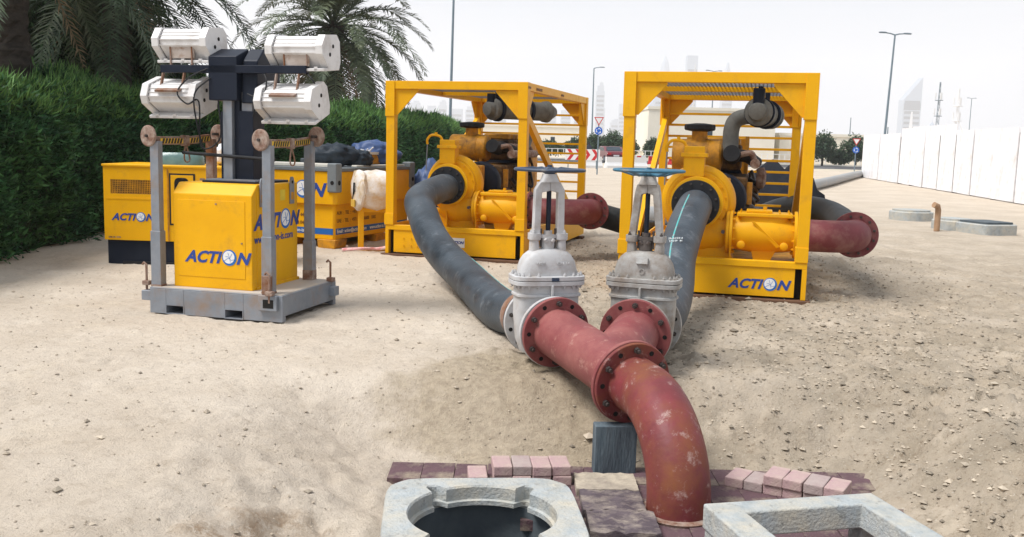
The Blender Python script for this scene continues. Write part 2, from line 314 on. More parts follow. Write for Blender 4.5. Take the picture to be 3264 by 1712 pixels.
def ground_mat():
    m = bpy.data.materials.new('sandy_ground'); m.use_nodes = True; n = m.node_tree.nodes; l = m.node_tree.links.new; b = n['Principled BSDF']; b.inputs['Roughness'].default_value = .95; b.inputs['Specular IOR Level'].default_value = .15
    tc = n.new('ShaderNodeTexCoord')
    def N(sc, det=8, ro=.65):
        t = n.new('ShaderNodeTexNoise'); t.inputs['Scale'].default_value = sc; t.inputs['Detail'].default_value = det; t.inputs['Roughness'].default_value = ro; l(tc.outputs['Object'], t.inputs['Vector']); return t.outputs[0]
    def MR(src, a, b_, c=0, d=1):
        r = n.new('ShaderNodeMapRange'); l(src, r.inputs[0])
        for i, v in enumerate((a, b_, c, d)): r.inputs[i + 1].default_value = v
        return r.outputs[0]
    def MIX(f, a, b_):
        x = n.new('ShaderNodeMix'); x.data_type = 'RGBA'; l(f, x.inputs[0])
        for k, v in ((6, a), (7, b_)):
            if isinstance(v, tuple): x.inputs[k].default_value = (*v, 1)
            else: l(v, x.inputs[k])
        return x.outputs[2]
    def MA(op, a, b_):
        x = n.new('ShaderNodeMath'); x.operation = op; x.use_clamp = op != 'MULTIPLY_ADD'
        for k, v in enumerate((a, b_)):
            if isinstance(v, (int, float)): x.inputs[k].default_value = v
            else: l(v, x.inputs[k])
        return x.outputs[0]
    sp = n.new('ShaderNodeSeparateXYZ'); l(tc.outputs['Object'], sp.inputs[0])
    base = MIX(MR(N(.7), .38, .62), (.72, .635, .54), (.60, .515, .425))
    # the right-hand side and the strip by the pipes are greyer, coarser spoil
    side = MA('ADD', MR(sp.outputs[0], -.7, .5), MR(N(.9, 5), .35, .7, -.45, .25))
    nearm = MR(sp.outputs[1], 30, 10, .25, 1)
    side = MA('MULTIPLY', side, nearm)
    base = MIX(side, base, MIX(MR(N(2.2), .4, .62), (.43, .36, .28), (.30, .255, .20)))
    pale = MR(N(1.6, 9, .7), .56, .66); base = MIX(MA('MULTIPLY', pale, .55), base, (.72, .62, .50))
    g = MR(N(9, 8, .75), .55, .68); base = MIX(MA('MULTIPLY', g, .45), base, (.33, .26, .19))
    g2 = MR(N(30, 5, .75), .56, .64); base = MIX(MA('MULTIPLY', g2, MA('ADD', MA('MULTIPLY', side, .6), .3)), base, (.22, .17, .125))
    g3 = MR(N(55, 3, .6), .64, .70); base = MIX(MA('MULTIPLY', g3, .5), base, (.74, .70, .62))
    # damp brown soil in the small gully left of the manhole
    v = n.new('ShaderNodeVectorMath'); v.operation = 'DISTANCE'; l(tc.outputs['Object'], v.inputs[0]); v.inputs[1].default_value = (-1.0, 4.35, -.15)
    damp = MA('MULTIPLY', MR(MA('ADD', v.outputs['Value'], MR(N(3, 8), .3, .7, -.2, .2)), .50, .22), MR(N(14, 9, .8), .38, .52)); base = MIX(damp, base, (.27, .17, .10))
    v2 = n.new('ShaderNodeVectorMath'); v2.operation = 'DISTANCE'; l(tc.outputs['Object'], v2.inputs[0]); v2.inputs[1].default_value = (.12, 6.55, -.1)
    tan_patch = MR(MA('ADD', v2.outputs['Value'], MR(N(2.5, 8), .3, .7, -.22, .22)), 1.15, .70, 0, .75); base = MIX(tan_patch, base, MIX(MR(N(16, 8, .75), .42, .6), (.40, .325, .225), (.27, .21, .14)))  # darker tan patch of ground left of the Y-pipe, with a broken edge
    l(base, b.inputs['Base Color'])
    bp = n.new('ShaderNodeBump'); bp.inputs['Strength'].default_value = 1.0; bp.inputs['Distance'].default_value = .035; l(MA('ADD', MA('MULTIPLY', N(24, 8, .75), .6), MA('MULTIPLY', N(90, 4), .25)), bp.inputs['Height']); l(bp.outputs[0], b.inputs['Normal'])
    return m
GM = ground_mat()
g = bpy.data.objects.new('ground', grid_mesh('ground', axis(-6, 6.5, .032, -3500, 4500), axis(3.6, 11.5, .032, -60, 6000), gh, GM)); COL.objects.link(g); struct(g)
def gz(x, y): return float(gh(np.array([x]), np.array([y]))[0])

# ------------------------------------------------------------------ pipework in front
LF = Vector((.321, 6.933, .263)); RF = Vector((.907, 6.933, .265)); NF = Vector((.757, 5.91, .157)); LB = Vector((.195, 7.383, .25)); RB = Vector((1.06, 7.385, .25))
PR_, FR_ = .178, .26
dm = (NF - LF).normalized(); jn = LF + (NF - LF) * .74; db = (jn - RF).normalized()
y_ = thing('branch_pipe', (NF.x, NF.y, 0), 'dusty red oxide Y-shaped branch pipe joining the two grey gate valves', 'pipe')
y_.location = (0, 0, 0)
MB().cyl(LF, NF, PR_, n=40).build('main_tube', REDP, y_, True)
MB().cyl(RF, jn, PR_ - .001, n=40).build('side_tube', REDP, y_, True)
flange(y_, LF, dm, FR_, PR_ - .01, .032, REDP, 6, br=.021, holes=6)
flange(y_, RF, db, FR_, PR_ - .01, .032, REDP, 6, br=.021, holes=6)
flange(y_, NF - dm * .034, dm, FR_ + .004, PR_ - .01, .032, REDP, 0, bside=-1)
e_ = thing('pipe_elbow', (0, 0, 0), 'big rust streaked red pipe elbow curving down from the Y-pipe into the pit', 'pipe')
p0 = NF + dm * .02; p1 = NF + dm * .17; end = Vector((.955, 5.185, -.37)); hd = (end - p1); hd.z = 0; rr = hd.length; hd.normalize()
pts = [p0, p1] + arc(Vector((p1.x, p1.y, p1.z)) + Vector((0, 0, -(p1.z - end.z - .04))), Vector((0, 0, p1.z - end.z - .04)), hd * rr, 26)[1:] + [end, end + Vector((0, 0, -.04))]
MB().sweep(pts, PR_ - .002, 44).build('elbow_tube', REDE, e_, True)
flange(e_, NF + dm * .002, dm, FR_ - .002, PR_ - .01, .03, REDE, 6, br=.021, holes=6)
MB().lathe([(.21, 0), (.215, .012), (.20, .02)], (end.x, end.y, -.402), (0, 0, 1), 40).build('base_collar', RUST, e_, True)

def vb(o, c, n_, hx, hy, e, z, r=.011, m=None):
    me = bolt_mesh(r, m or BOLT)
    for k in range(n_):
        t = 2 * PI * (k + .5) / n_; cx, q = math.cos(t), math.sin(t)
        for s_, zz in ((1, z[1]), (-1, z[0])):
            inst(me, 'bolt', o, (hx * math.copysign(abs(cx) ** (2 / e), cx), hy * math.copysign(abs(q) ** (2 / e), q), zz), (0 if s_ > 0 else PI, 0, 0))
def gate_valve(front, back, gm, wm, label, taper, wheel_flip):
    ax = back - front; ang = math.atan2(-ax.x, ax.y); mid = (front + back) / 2; Lh = Vector((ax.x, ax.y, 0)).length / 2
    t = thing('gate_valve', (mid.x, mid.y, mid.z), label, 'valve', ang, 'gate valves on the red branch pipe')
    b = MB(); b.cyl((0, -Lh, 0), (0, Lh, 0), .185, n=36); b.loft([(-.205, .12, .07, 2.2), (-.18, .19, .105, 2.6), (-.08, .225, .12, 3), (.1, .238, .125, 4), (.325, .238, .125, 4)], 40); b.build('body', gm, t, True)
    MB().loft([(.235, .238, .125, 4), (.243, .252, .139, 4), (.257, .252, .139, 4), (.265, .238, .125, 4)], 40).build('rib', gm, t, True)
    MB().box((0, -.14, .27), (.016, .05, .12)).build('web', gm, t, bevel=.003)
    f1 = flange(t, (0, -Lh + .001, 0), (0, 1, 0), FR_, .17, .034, gm); f2 = flange(t, (0, Lh - .035, 0), (0, 1, 0), FR_, .17, .034, gm, 0)
    ax2 = Vector((0, -1, 0)); 
    me = HOLEME.setdefault('h', MB().lathe([(.0125, 0), (.0125, .003)], (0, 0, 0), (0, 0, 1), 10).mesh('bolt_hole', HOLE))
    for k in range(12):
        a = 2 * PI * (k + .5) / 12; inst(bolt_mesh(.017, BOLT) if k % 2 else me, 'bolt' if k % 2 else 'bolt_hole', f2, (math.cos(a) * .218, Lh - .035, math.sin(a) * .218), (PI / 2, 0, 0))
    lo = MB().loft([(.325, .27, .15, 4.2), (.329, .275, .155, 4.2), (.355, .275, .155, 4.2), (.358, .272, .152, 4.2)], 48).build('body_flange', gm, t, True)
    hi = MB().loft([(.362, .272, .152, 4.2), (.365, .275, .155, 4.2), (.39, .275, .155, 4.2), (.394, .27, .15, 4.2)], 48).build('bonnet_flange', gm, t, True)
    vb(hi, 0, 20, .25, .132, 4, (.325, .394), .0125, gm)
    d = MB(); d.loft([(.39, .222, .112, 3.6), (.45, .218, .11, 3.4), (.50, .205, .105, 3.0), (.54, .18, .095, 2.7), (.565, .15, .083, 2.5), (.582, .11, .07, 2.3), (.588, .06, .045, 2)], 44); dome = d.build('bonnet', gm, t, True)
    if taper: MB().box((0, -.1065, .52), (.085, .03, .05), M=Matrix.Rotation(-.35, 3, 'X')).build('plate', gm, t, bevel=.003); MB().ring([(.016, 0), (.022, 0), (.022, .006), (.016, .006)], (0, -.112, .445), (0, -1, 0), 20).build('cast_mark', gm, t, True)
    else:
        text('WCB', .034, gm, dome, (-.12, -.1115, .475), FRONT, name='cast_letters', ext=.004); text('DN 14', .034, gm, dome, (.045, -.1115, .475), FRONT, name='cast_letters', ext=.004)
        MB().box((.02, -.158, .375), (.055, .006, .024)).build('tag_plate', NAVW, t)
    g_ = MB(); g_.cyl((0, 0, .58), (0, 0, .67), .05, n=20); g_.loft([(.665, .075, .038, 2.2), (.69, .075, .038, 2.2)], 24); g_.cyl((0, 0, .69), (0, 0, .72), .032, n=18); g_.build('gland', STEEL if taper else gm, t, True)
    for s_ in (-1, 1):
        MB().cyl((s_ * .055, -.005, .60), (s_ * .055, -.005, .735), .009, n=10).build('gland_bolt', STEEL, t, True)
        MB().cyl((s_ * .02, -.045, .64), (s_ * .035, -.05, .66), .014, n=10).build('eye_bolt', STEEL if taper else gm, t, True)
    xo, xt = (.118, .112) if not taper else (.128, .092)
    for s_ in (-1, 1):
        q = [(s_ * xo, -.032, .69), (s_ * (xo - .052), -.032, .69), (s_ * (xt - .05), -.032, 1.0), (s_ * .0, -.032, 1.012), (0, -.032, 1.075), (s_ * .078, -.032, 1.075), (s_ * xt, -.032, 1.02)]
        MB().prism(q, (0, .064, 0)).build('yoke_arm', gm, t, bevel=.006)
        MB().loft([(.665, .045, .055, 3, s_ * .103, 0), (.70, .045, .055, 3, s_ * .103, 0)], 20).build('yoke_foot', gm, t, True)
        MB().loft([(.565, .038, .05, 3, s_ * .10, 0), (.645, .03, .045, 3, s_ * .105, 0), (.655, .045, .055, 3, s_ * .103, 0), (.665, .045, .055, 3, s_ * .103, 0)], 20).build('foot_lug', gm, t, True)
        for yy in (-.03, .03): inst(bolt_mesh(.013, gm if not taper else STEEL), 'bolt', t, (s_ * .118, yy, .70))
    MB().loft([(1.074, .072, .046, 5), (1.11, .055, .044, 4), (1.135, .052, .04, 3)], 28).build('yoke_head', gm, t, True)
    MB().cyl((0, 0, .60), (0, 0, 1.08), .018, n=16).build('stem', BLKM, t, True)
    z0 = 1.165; rim = z0
    hw = MB().ring([(.25 + .016 * math.cos(a), rim + .012 * math.sin(a) + (.012 if wheel_flip else 0)) for a in [k * PI / 4 for k in range(8)]], (0, 0, 0), (0, 0, 1), 56)
    h_ = hw.build('handwheel', wm, t, True)
    MB().lathe([(.036, 1.135), (.05, 1.15), (.048, 1.17), (.03, 1.185), (.018, 1.186), (.018, 1.20)], (0, 0, 0), (0, 0, 1), 24).build('hub', wm if wheel_flip else wm, h_, True)
    for k in range(5):
        a = 2 * PI * k / 5 + .5; e = Vector((math.cos(a), math.sin(a), 0))
        zz = 1.178 if wheel_flip else 1.165
        MB().sweep([e * .035 + Vector((0, 0, 1.155)), e * .12 + Vector((0, 0, (1.145 if wheel_flip else 1.175))), e * .245 + Vector((0, 0, zz))], [.016, .012, .011], 8).build('spoke', wm, h_, True)
    return t
gate_valve(LF - dm * .002, LB, GRV, NAVW, 'clean pale grey gate valve with a navy handwheel, on the left branch', False, False)
gate_valve(RF - db * .002, RB, GRV2, BLUW, 'soiled grey gate valve with a light blue handwheel, on the right branch', True, True)
# block under the Y flange
tag(MB().box((0, 0, 0), (.26, .11, .34)).build('support_block', POSTM, bevel=.006), 'blue grey weathered block propping up the flange of the red elbow', 'support block')
bpy.data.objects['support_block'].location = (.665, 5.865, -.27); bpy.data.objects['support_block'].rotation_euler = (.0, 0, R(4))

# ------------------------------------------------------------------ pump sets
PW, PL_, PH = 2.0, 4.15, 2.37
def pump_set(org, deg, label, sticker):
    t = thing('pump_set', (org[0], org[1], .03), label, 'pump', R(deg), 'pump sets in yellow crash frames')
    B = .12
    for (x, y) in ((0, 0), (PW - B, 0), (0, PL_ - B), (PW - B, PL_ - B)):
        MB().bb(x, x + B, y, y + B, .40, PH - .11).build('post', YEL, t, bevel=.006)
        f_ = -.006 if y == 0 else B - .006
        for z0, z1 in ((.40, .56), (PH - .48, PH - .002)):
            MB().bb(x - .012, x + B + .002, y - .012, y + B + .012, z0, z1).build('doubler', YEL, t, bevel=.004)
    for y in (0, PL_ - B): MB().bb(B, PW - B, y, y + B * .9, PH - .11, PH).build('top_beam', YEL, t, bevel=.005)
    for x in (0, PW - B): MB().bb(x + .005, x + B - .005, B, PL_ - B, PH - .11, PH - .003).build('side_beam', YEL, t, bevel=.005)
    for x in (0, PW - B): MB().bb(x, x + B, 0, B, PH - .11, PH).build('corner', YEL, t, bevel=.005)
    for x in (0, PW - B): MB().bb(x, x + B, PL_ - B, PL_, PH - .11, PH).build('corner', YEL, t, bevel=.005)
    for y in (.03, PL_ - .05):
        for s_, x in ((1, B), (-1, PW - B)):
            MB().prism([(x, y, PH - .11), (x + s_ * .33, y, PH - .11), (x + s_ * .33, y, PH - .135), (x + s_ * .03, y, PH - .46), (x, y, PH - .46)], (0, .02, 0)).build('gusset', YEL, t, bevel=.003)
    for x in (.03, PW - .05):
        for s_, y in ((1, B), (-1, PL_ - B)):
            MB().prism([(x, y, PH - .11), (x, y + s_ * .33, PH - .11), (x, y + s_ * .33, PH - .135), (x, y + s_ * .03, PH - .46), (x, y, PH - .46)], (.02, 0, 0)).build('gusset', YEL, t, bevel=.003)
    MB().bb(B, PW - B, 1.95, 2.03, PH - .10, PH - .02).build('roof_beam', YEL, t, bevel=.004)
    # roof screen of flat bars, too fine to pick apart
    m = MB()
    for k in range(38): x = B + (PW - 2 * B) * (k + .5) / 38; m.bb(x - .004, x + .004, B * .9, PL_ - B * .9, PH - .045, PH - .02)
    for k in range(36): y = B + (PL_ - 2 * B) * (k + .5) / 36; m.bb(B, PW - B, y - .003, y + .003, PH - .04, PH - .034)
    m.build('roof_screen', GALV, t, kind='stuff')
    # right side brace from the front top, left side brace from the rear top
    MB().bar((PW - .07, .16, PH - .42), (PW - .07, 3.3, .45), .07, .12).build('brace', YEL, t, bevel=.004)
    MB().bar((.07, PL_ - .16, PH - .42), (.07, .9, .45), .07, .12).build('brace', YEL, t, bevel=.004)
    for k in range(10): z = 2.06 - k * .163; MB().bb(B, PW - B, PL_ - .09, PL_ - .05, z - .017, z + .017).build('slat', YEL, t, bevel=.003)
    # base
    MB().bb(.001, PW - .001, .0, .10, .33, .40).build('base_beam', YEL, t, bevel=.006)
    MB().bb(.12, PW - .12, .015, .03, .02, .33).build('front_plate', YEL, t, bevel=.003)
    for x in (0.0, PW - .05): MB().bb(x, x + .05, .0, .10, .0, .33).build('base_corner', YEL, t, bevel=.004)
    for x in (.05, PW - .12): MB().bb(x, x + .07, .09, .10, .0, .33).build('fork_pocket', HOLE, t)
    for x in (0.002, PW - .022): MB().bb(x, x + .02, .10, PL_, .02, .40).build('side_plate', YEL, t, bevel=.003)
    for x in (0.0, PW - .05):
        for y in (1.2, 2.5): MB().bb(x - .004, x + .054, y, y + .22, 0.0, .10).build('fork_pocket', HOLE, t)
    MB().bb(.03, PW - .03, .1, PL_ - .02, .28, .34).build('deck', YELD, t)
    MB().bb(.001, PW - .001, PL_ - .1, PL_, .02, .40).build('rear_beam', YEL, t, bevel=.004)
    # pump end
    v = MB(); cx, cz = .80, .97
    v.lathe([(.20, 0), (.36, .01), (.40, .05), (.42, .12), (.40, .20), (.33, .25), (.20, .28), (.15, .40)], (cx, .52, cz), (0, 1, 0), 48); vol = v.build('volute', YEL, t, True)
    fl = MB().ring([(.15, 0), (.335, 0), (.34, .006), (.34, .03), (.15, .03)], (cx, .49, cz), (0, 1, 0), 48).build('cover_ring', YEL, t, True); bolts(fl, (cx, .49, cz), (0, -1, 0), .31, 16, .012, m=YEL)
    MB().sweep(bez([(cx - .1, .64, .72), (cx + .08, .64, .63), (cx + .40, .64, .64)], 10), [.24] * 6 + [.235] * 6 + [.22] * 5 + [.2] * 4, 28).build('discharge_nozzle', YEL, t, True)
    MB().lathe([(.2, 0), (.185, .12), (.185, .2)], (cx, .50, cz), (0, -1, 0), 40).build('suction_neck', YEL, t, True)
    sf = flange(t, (cx - .01, .27, cz - .01), (0, 1, 0), .262, .15, .045, BLK, 0, 'suction_flange'); bolts(sf, (cx - .01, .27, cz - .01), (0, -1, 0), .225, 12, .014)
    flange(t, (cx, .315, cz), (0, 1, 0), .29, .15, .03, YEL, 0, 'mating_flange')
    b_ = MB(); b_.bb(cx - .17, cx + .06, .42, .60, cz + .28, cz + .62); b_.build('priming_chamber', YEL, t, bevel=.012)
    MB().bb(cx - .20, cx + .09, .40, .62, cz + .50, cz + .545).build('chamber_lid', YEL, t, bevel=.006)
    MB().bb(cx - .14, cx + .0, .44, .58, cz + .545, cz + .60).build('valve_cap', YEL, t, bevel=.008)
    vp = MB().sweep(bez([(cx - .14, .5, cz + .55), (cx - .18, .48, cz + .66), (cx - .30, .46, cz + .68), (cx - .36, .45, cz + .62), (cx - .36, .45, cz + .55)], 6), .018, 10).build('vent_pipe', YEL, t, True)
    MB().cyl((cx - .36, .45, cz + .56), (cx - .37, .43, cz + .18), .008, n=8).build('drain_tube', GALV, t, True)
    MB().cyl((cx - .24, .47, cz + .67), (cx - .24, .47, cz + .72), .02, n=10).build('vent_cap', YEL, t, True)
    # pedestal and foot
    MB().prism([(cx - .42, .5, .34), (cx + .42, .5, .34), (cx + .3, .5, .62), (cx - .3, .5, .62)], (0, .3, 0)).build('pedestal', YEL, t, bevel=.005)
    for xx in (cx - .05, cx + .38): MB().bb(xx, xx + .012, .40, .52, .34, .60).build('foot_rib', YEL, t)
    MB().lathe([(.02, 0), (.03, .01), (.03, .03), (.012, .035), (.012, .06)], (cx + .02, .52, .60), (0, -1, 0), 12).build('drain_plug', YEL, t, True)
    # check valve
    c0, c1, cy, zz = 1.20, 1.86, .62, .64
    k = MB(); k.lathe([(.185, 0), (.2, .08), (.215, .2), (.215, .42), (.2, .56), (.185, .66)], (c0, cy, zz), (1, 0, 0), 36)
    k.loft([(zz + .04, .27, .16, 4, 1.53, cy), (zz + .19, .27, .17, 5, 1.53, cy)], 32); cv = k.build('check_valve', YEL, t, True)
    MB().bb(1.24, 1.84, cy - .19, cy + .19, zz + .19, zz + .235).build('valve_cover', YEL, t, bevel=.012)
    MB().bb(1.34, 1.62, cy - .14, cy + .14, zz + .235, zz + .265).build('inspection_lid', YEL, t, bevel=.01)
    for xx in (1.28, 1.42, 1.56, 1.70, 1.80):
        for yy in (-.165, .165): inst(bolt_mesh(.013, YEL), 'bolt', cv, (xx, cy + yy, zz + .235))
    MB().cyl((1.54, cy, zz + .26), (1.54, cy, zz + .30), .022, n=12).build('lid_knob', YEL, t, True)
    MB().prism([(1.40, cy - .19, zz + .14), (1.44, cy - .2, zz + .14), (1.72, cy - .2, zz - .12), (1.68, cy - .19, zz - .14)], (0, -.02, 0)).build('seat_rib', YEL, t, bevel=.004)
    for xx in (1.30, 1.76): MB().lathe([(.045, 0), (.045, .04), (.03, .05)], (xx, cy - .17, zz - .12), (0, -1, 0), 16).build('boss', YEL, t, True)
    MB().prism([(1.44, cy - .1, zz - .30), (1.62, cy - .1, zz - .30), (1.70, cy - .1, zz - .14), (1.40, cy - .1, zz - .14)], (0, .2, 0)).build('foot', YEL, t, bevel=.005)
    f3 = flange(t, (c0 - .035, cy, zz), (1, 0, 0), .26, .16, .034, YEL); bolts(f3, (c0, cy, zz), (1, 0, 0), .225, 12, .015, m=YEL)
    flange(t, (c0 - .072, cy, zz), (1, 0, 0), .26, .16, .034, YEL)
    flange(t, (c1, cy, zz), (1, 0, 0), .26, .16, .034, YEL, 12, bside=-1, bm=YEL)
    MB().cyl((c0 - .10, cy - .23, zz + .02), (c0 - .10, cy - .29, zz + .02), .02, n=10).build('tap', STEEL, t, True)
    # air cleaner
    az, ay = 1.50, 1.62
    ac = MB().lathe([(.10, -.01), (.19, 0), (.198, .015), (.198, .40), (.204, .405), (.204, .425), (.198, .43), (.198, .56), (.18, .58), (.09, .60)], (.41, ay, az - .02), (1, 0, 0), 36).build('air_cleaner', YELD, t, True)
    MB().cyl((.72, ay, az + .15), (.72, ay, az + .29), .095, n=24).build('inlet_neck', YELD, ac, True)
    MB().lathe([(.10, 0), (.18, .015), (.19, .03), (.19, .075), (.18, .085), (.06, .10)], (.72, ay, az + .27), (0, 0, 1), 14).build('rain_cap', BLK, ac)
    for xx in (.62, .90): MB().bb(xx - .02, xx + .02, ay - .12, ay + .12, az - .26, az - .14).build('bracket', YELD, ac, bevel=.003)
    MB().bb(.50, 1.15, ay - .12, ay + .18, az - .28, az - .255).build('bracket_shelf', YELD, t)
    MB().sweep(bez([(1.05, ay, az), (1.18, ay, az - .01), (1.30, ay + .05, az - .02), (1.42, ay + .18, az - .10)], 8), .075, 18).build('intake_hose', BLK, t, True)
    MB().ring([(.076, 0), (.084, 0), (.084, .03), (.076, .03)], (1.08, ay, az), (1, 0, 0), 20).build('hose_clamp', STEEL, t, True)
    # coupling, bell housing, engine
    MB().lathe([(.14, 0), (.29, .02), (.31, .05), (.31, .15), (.27, .17)], (cx + .22, 1.02, .98), (0, 1, 0), 32).build('flywheel', BLKM, t, True)
    MB().lathe([(.24, 0), (.26, .02), (.22, .12), (.18, .30)], (cx + .12, .78, .98), (0, 1, 0), 28).build('bell_housing', YELD, t, True)
    MB().bb(cx + .10, cx + .34, .84, .96, 1.0, 1.24).build('bearing_frame', YELD, t, bevel=.02)
    MB().bb(.70, 1.32, 1.25, 2.9, .62, 1.24).build('engine_block', ENG, t, bevel=.03)
    MB().bb(.78, 1.22, 1.95, 2.9, 1.30, 1.62).build('cylinder_head', ENG, t, bevel=.03)
    for q in range(4): MB().bb(.80, 1.20, 1.97 + q * .235, 2.15 + q * .235, 1.62, 1.70).build('rocker_cover', YELD, t, bevel=.02)
    MB().bb(.74, 1.28, 1.3, 2.85, .45, .62).build('oil_pan', ENG, t, bevel=.03)
    for q in range(6): MB().sweep(bez([(1.22, 1.48 + q * .235, 1.5), (1.34, 1.48 + q * .235, 1.52), (1.40, 1.52 + q * .235, 1.42)], 4), .035, 8).build('manifold_runner', RUST, t, True)
    MB().cyl((1.40, 1.42, 1.40), (1.40, 2.85, 1.40), .06, n=14).build('exhaust_manifold', RUST, t, True)
    rt = random.Random(int(org[0] * 100))
    for q in range(9):
        z = rt.uniform(.75, 1.3); y0 = rt.uniform(1.3, 2.4); MB().sweep(bez([(1.33, y0, z), (1.40 + rt.random() * .08, y0 + .1, z - .1), (1.36, y0 + .35, z + rt.uniform(-.2, .2)), (1.33, y0 + .5, z)], 5), rt.choice([.012, .02, .028]), 7).build('engine_hose', rt.choice([BLK, STEEL, ENG]), t, True)
    MB().cyl((1.33, 1.34, .92), (1.33, 1.34, 1.18), .055, n=16).build('oil_filter', YELD, t, True)
    MB().lathe([(.1, 0), (.1, .04), (.085, .045), (.085, .16)], (1.38, 1.28, .80), (0, 1, 0), 20).build('alternator', STEEL, t, True)
    MB().lathe([(.11, 0), (.13, .03), (.13, .09), (.07, .12)], (1.42, 1.9, 1.22), (1, 0, 0), 20).build('turbocharger', RUST, t, True)
    MB().bb(.56, .68, 1.3, 1.75, .75, 1.22).build('control_box', BLKM, t, bevel=.01)
    # radiator
    MB().bb(.45, 1.26, 3.22, 3.42, .45, 1.72).build('radiator', YELD, t, bevel=.02)
    MB().bb(1.25, 1.30, 2.95, 3.46, .42, 1.74).build('radiator_guard', YELD, t, bevel=.005)
    MB().lathe([(.38, 0), (.40, .02), (.40, .20), (.38, .22)], (.86, 3.0, 1.08), (0, 1, 0), 36).build('fan_shroud', BLKM, t, True)
    # exhaust silencer slung under the roof, stack pipe down to the engine
    S0 = Vector((.98, 1.75, 2.07)) if sticker else Vector((1.40, 1.62, 2.02)); SD = Vector((.62, 1, 0)).normalized() if sticker else Vector((.14, 1, -.01)).normalized(); SP = lambda q: S0 + SD * q
    s1 = MB().lathe([(.07, -.10), (.10, -.09), (.12, -.01), (.165, 0), (.17, .03), (.165, .06), (.145, .08), (.145, 1.10), (.165, 1.12), (.17, 1.18), (.14, 1.22), (.08, 1.34), (.04, 1.36)], S0, SD, 32).build('silencer', GLAM, t, True)
    for q in (.10, .72): MB().ring([(.15, 0), (.185, 0), (.185, .045), (.15, .045)], SP(q), SD, 28).build('clamp_band', BLKM, s1, True)
    for q in (.12, .75): p = SP(q); MB().bb(p.x - .03, p.x + .03, p.y - .02, p.y + .02, p.z + .17, PH - .03).build('hanger', BLKM, t)
    p = SP(.0); MB().cyl((p.x, p.y, p.z + .08), (p.x, p.y, 2.30), .07, n=16).build('tail_pipe', BLKM, t, True)
    if sticker: MB().sweep(bez([tuple(SP(.75)), tuple(SP(.75) + Vector((-.02, 0, -.15))), (1.40, 2.36, 1.7), (1.36, 2.3, 1.5), (1.30, 2.2, 1.4)], 7), .09, 22, wob=.05).build('lagged_exhaust_pipe', GLAM, t, True)
    else: MB().sweep(bez([(1.42, 1.95, 1.98), (1.25, 1.98, 1.97), (1.13, 1.97, 1.92), (1.085, 1.96, 1.80), (1.085, 1.95, 1.62), (1.085, 1.92, 1.50)], 7), .098, 22, wob=.05).build('lagged_exhaust_pipe', GLAM, t, True)
    MB().sweep(bez([(1.12, 1.35, 1.52), (1.13, 1.45, 1.50), (1.12, 1.7, 1.48), (1.10, 1.92, 1.5)], 6), .10, 18).build('charge_pipe', BLK, t, True)
    # red discharge bend leaving the right side
    rb = thing_part = MB()
    xe = 2.34 if sticker else 2.18
    rb.sweep([(c1 + .03, cy, zz), (xe, cy, zz)] + arc((xe, cy + .36, zz), (0, -.36, 0), (.36, 0, 0), 18)[1:] + [(xe + .36, cy + .40, zz)], PR_, 36)
    de = rb.build('discharge_bend', REDD, t, True)
    flange(de, (c1 + .036, cy, zz), (1, 0, 0), .26, .16, .032, REDD, 12); flange(de, (xe + .36, cy + .37, zz), (0, 1, 0), .26, .16, .034, REDD, 12, br=.016, bside=-1, holes=0)
    # markings
    if sticker:
        MB().bb(.92, 1.16, .008, .0145, .13, .26).build('white_sticker', WHT, t)
        text('ACTION', .055, NAVY, t, (.935, .006, .18), FRONT, .3, .002, 1.0)
        text('LIFTING POINT', .05, RUST, t, (PW + .002, .45, PH - .085), SIDE, 0, .001); text('18 000 KG', .045, RUST, t, (PW + .002, 2.0, PH - .085), SIDE, 0, .001)
        text('LP 0089', .045, RUST, t, (PW + .003, .0, PH - .085), SIDE, 0, .001)
    else: logo(t, (1.20, .0135, .10), FRONT, .60)
    for x0, x1 in ((.25, .38), (.45, .58)):
        for zz_ in (.12, .22):
            inst(bolt_mesh(.010, YEL), 'bolt', t, (x0 + .02, .014, zz_), (PI / 2, 0, 0)); inst(bolt_mesh(.010, YEL), 'bolt', t, (x1, .014, zz_), (PI / 2, 0, 0))
    return t
def frame_pts(org, deg):
    a = R(deg); ex = Vector((math.cos(a), math.sin(a), 0)); ey = Vector((-math.sin(a), math.cos(a), 0)); o = Vector((org[0], org[1], 0))
    return lambda p: o + ex * p[0] + ey * p[1] + Vector((0, 0, p[2]))
LO, LA = (-1.78, 13.52), -15.2
RO, RA = (1.166, 10.656), -14.0
pump_set(LO, LA, 'yellow framed diesel pump set with a white sticker, the left and farther one', True)
pump_set(RO, RA, 'yellow framed diesel pump set with blue ACTION lettering on its base plate', False)
PLf, PRf = frame_pts(LO, LA), frame_pts(RO, RA)
for i, (f_, lab) in enumerate(((PLf, 'left pump set'), (PRf, 'right pump set'))):
    for y, wd in ((.06, .22), (3.9, .2)):
        p = f_((1.0, y, 0)); o = MB().box((0, 0, 0), (2.10, wd, .12)).build('sleeper', SLEEP, bevel=.008); o.location = (p.x, p.y, -.032); o.rotation_euler = (0, 0, R((LA, RA)[i]))
        tag(o, 'brown timber sleeper under the %s end of the %s' % ('front' if y < 1 else 'rear', lab), 'timber sleeper')

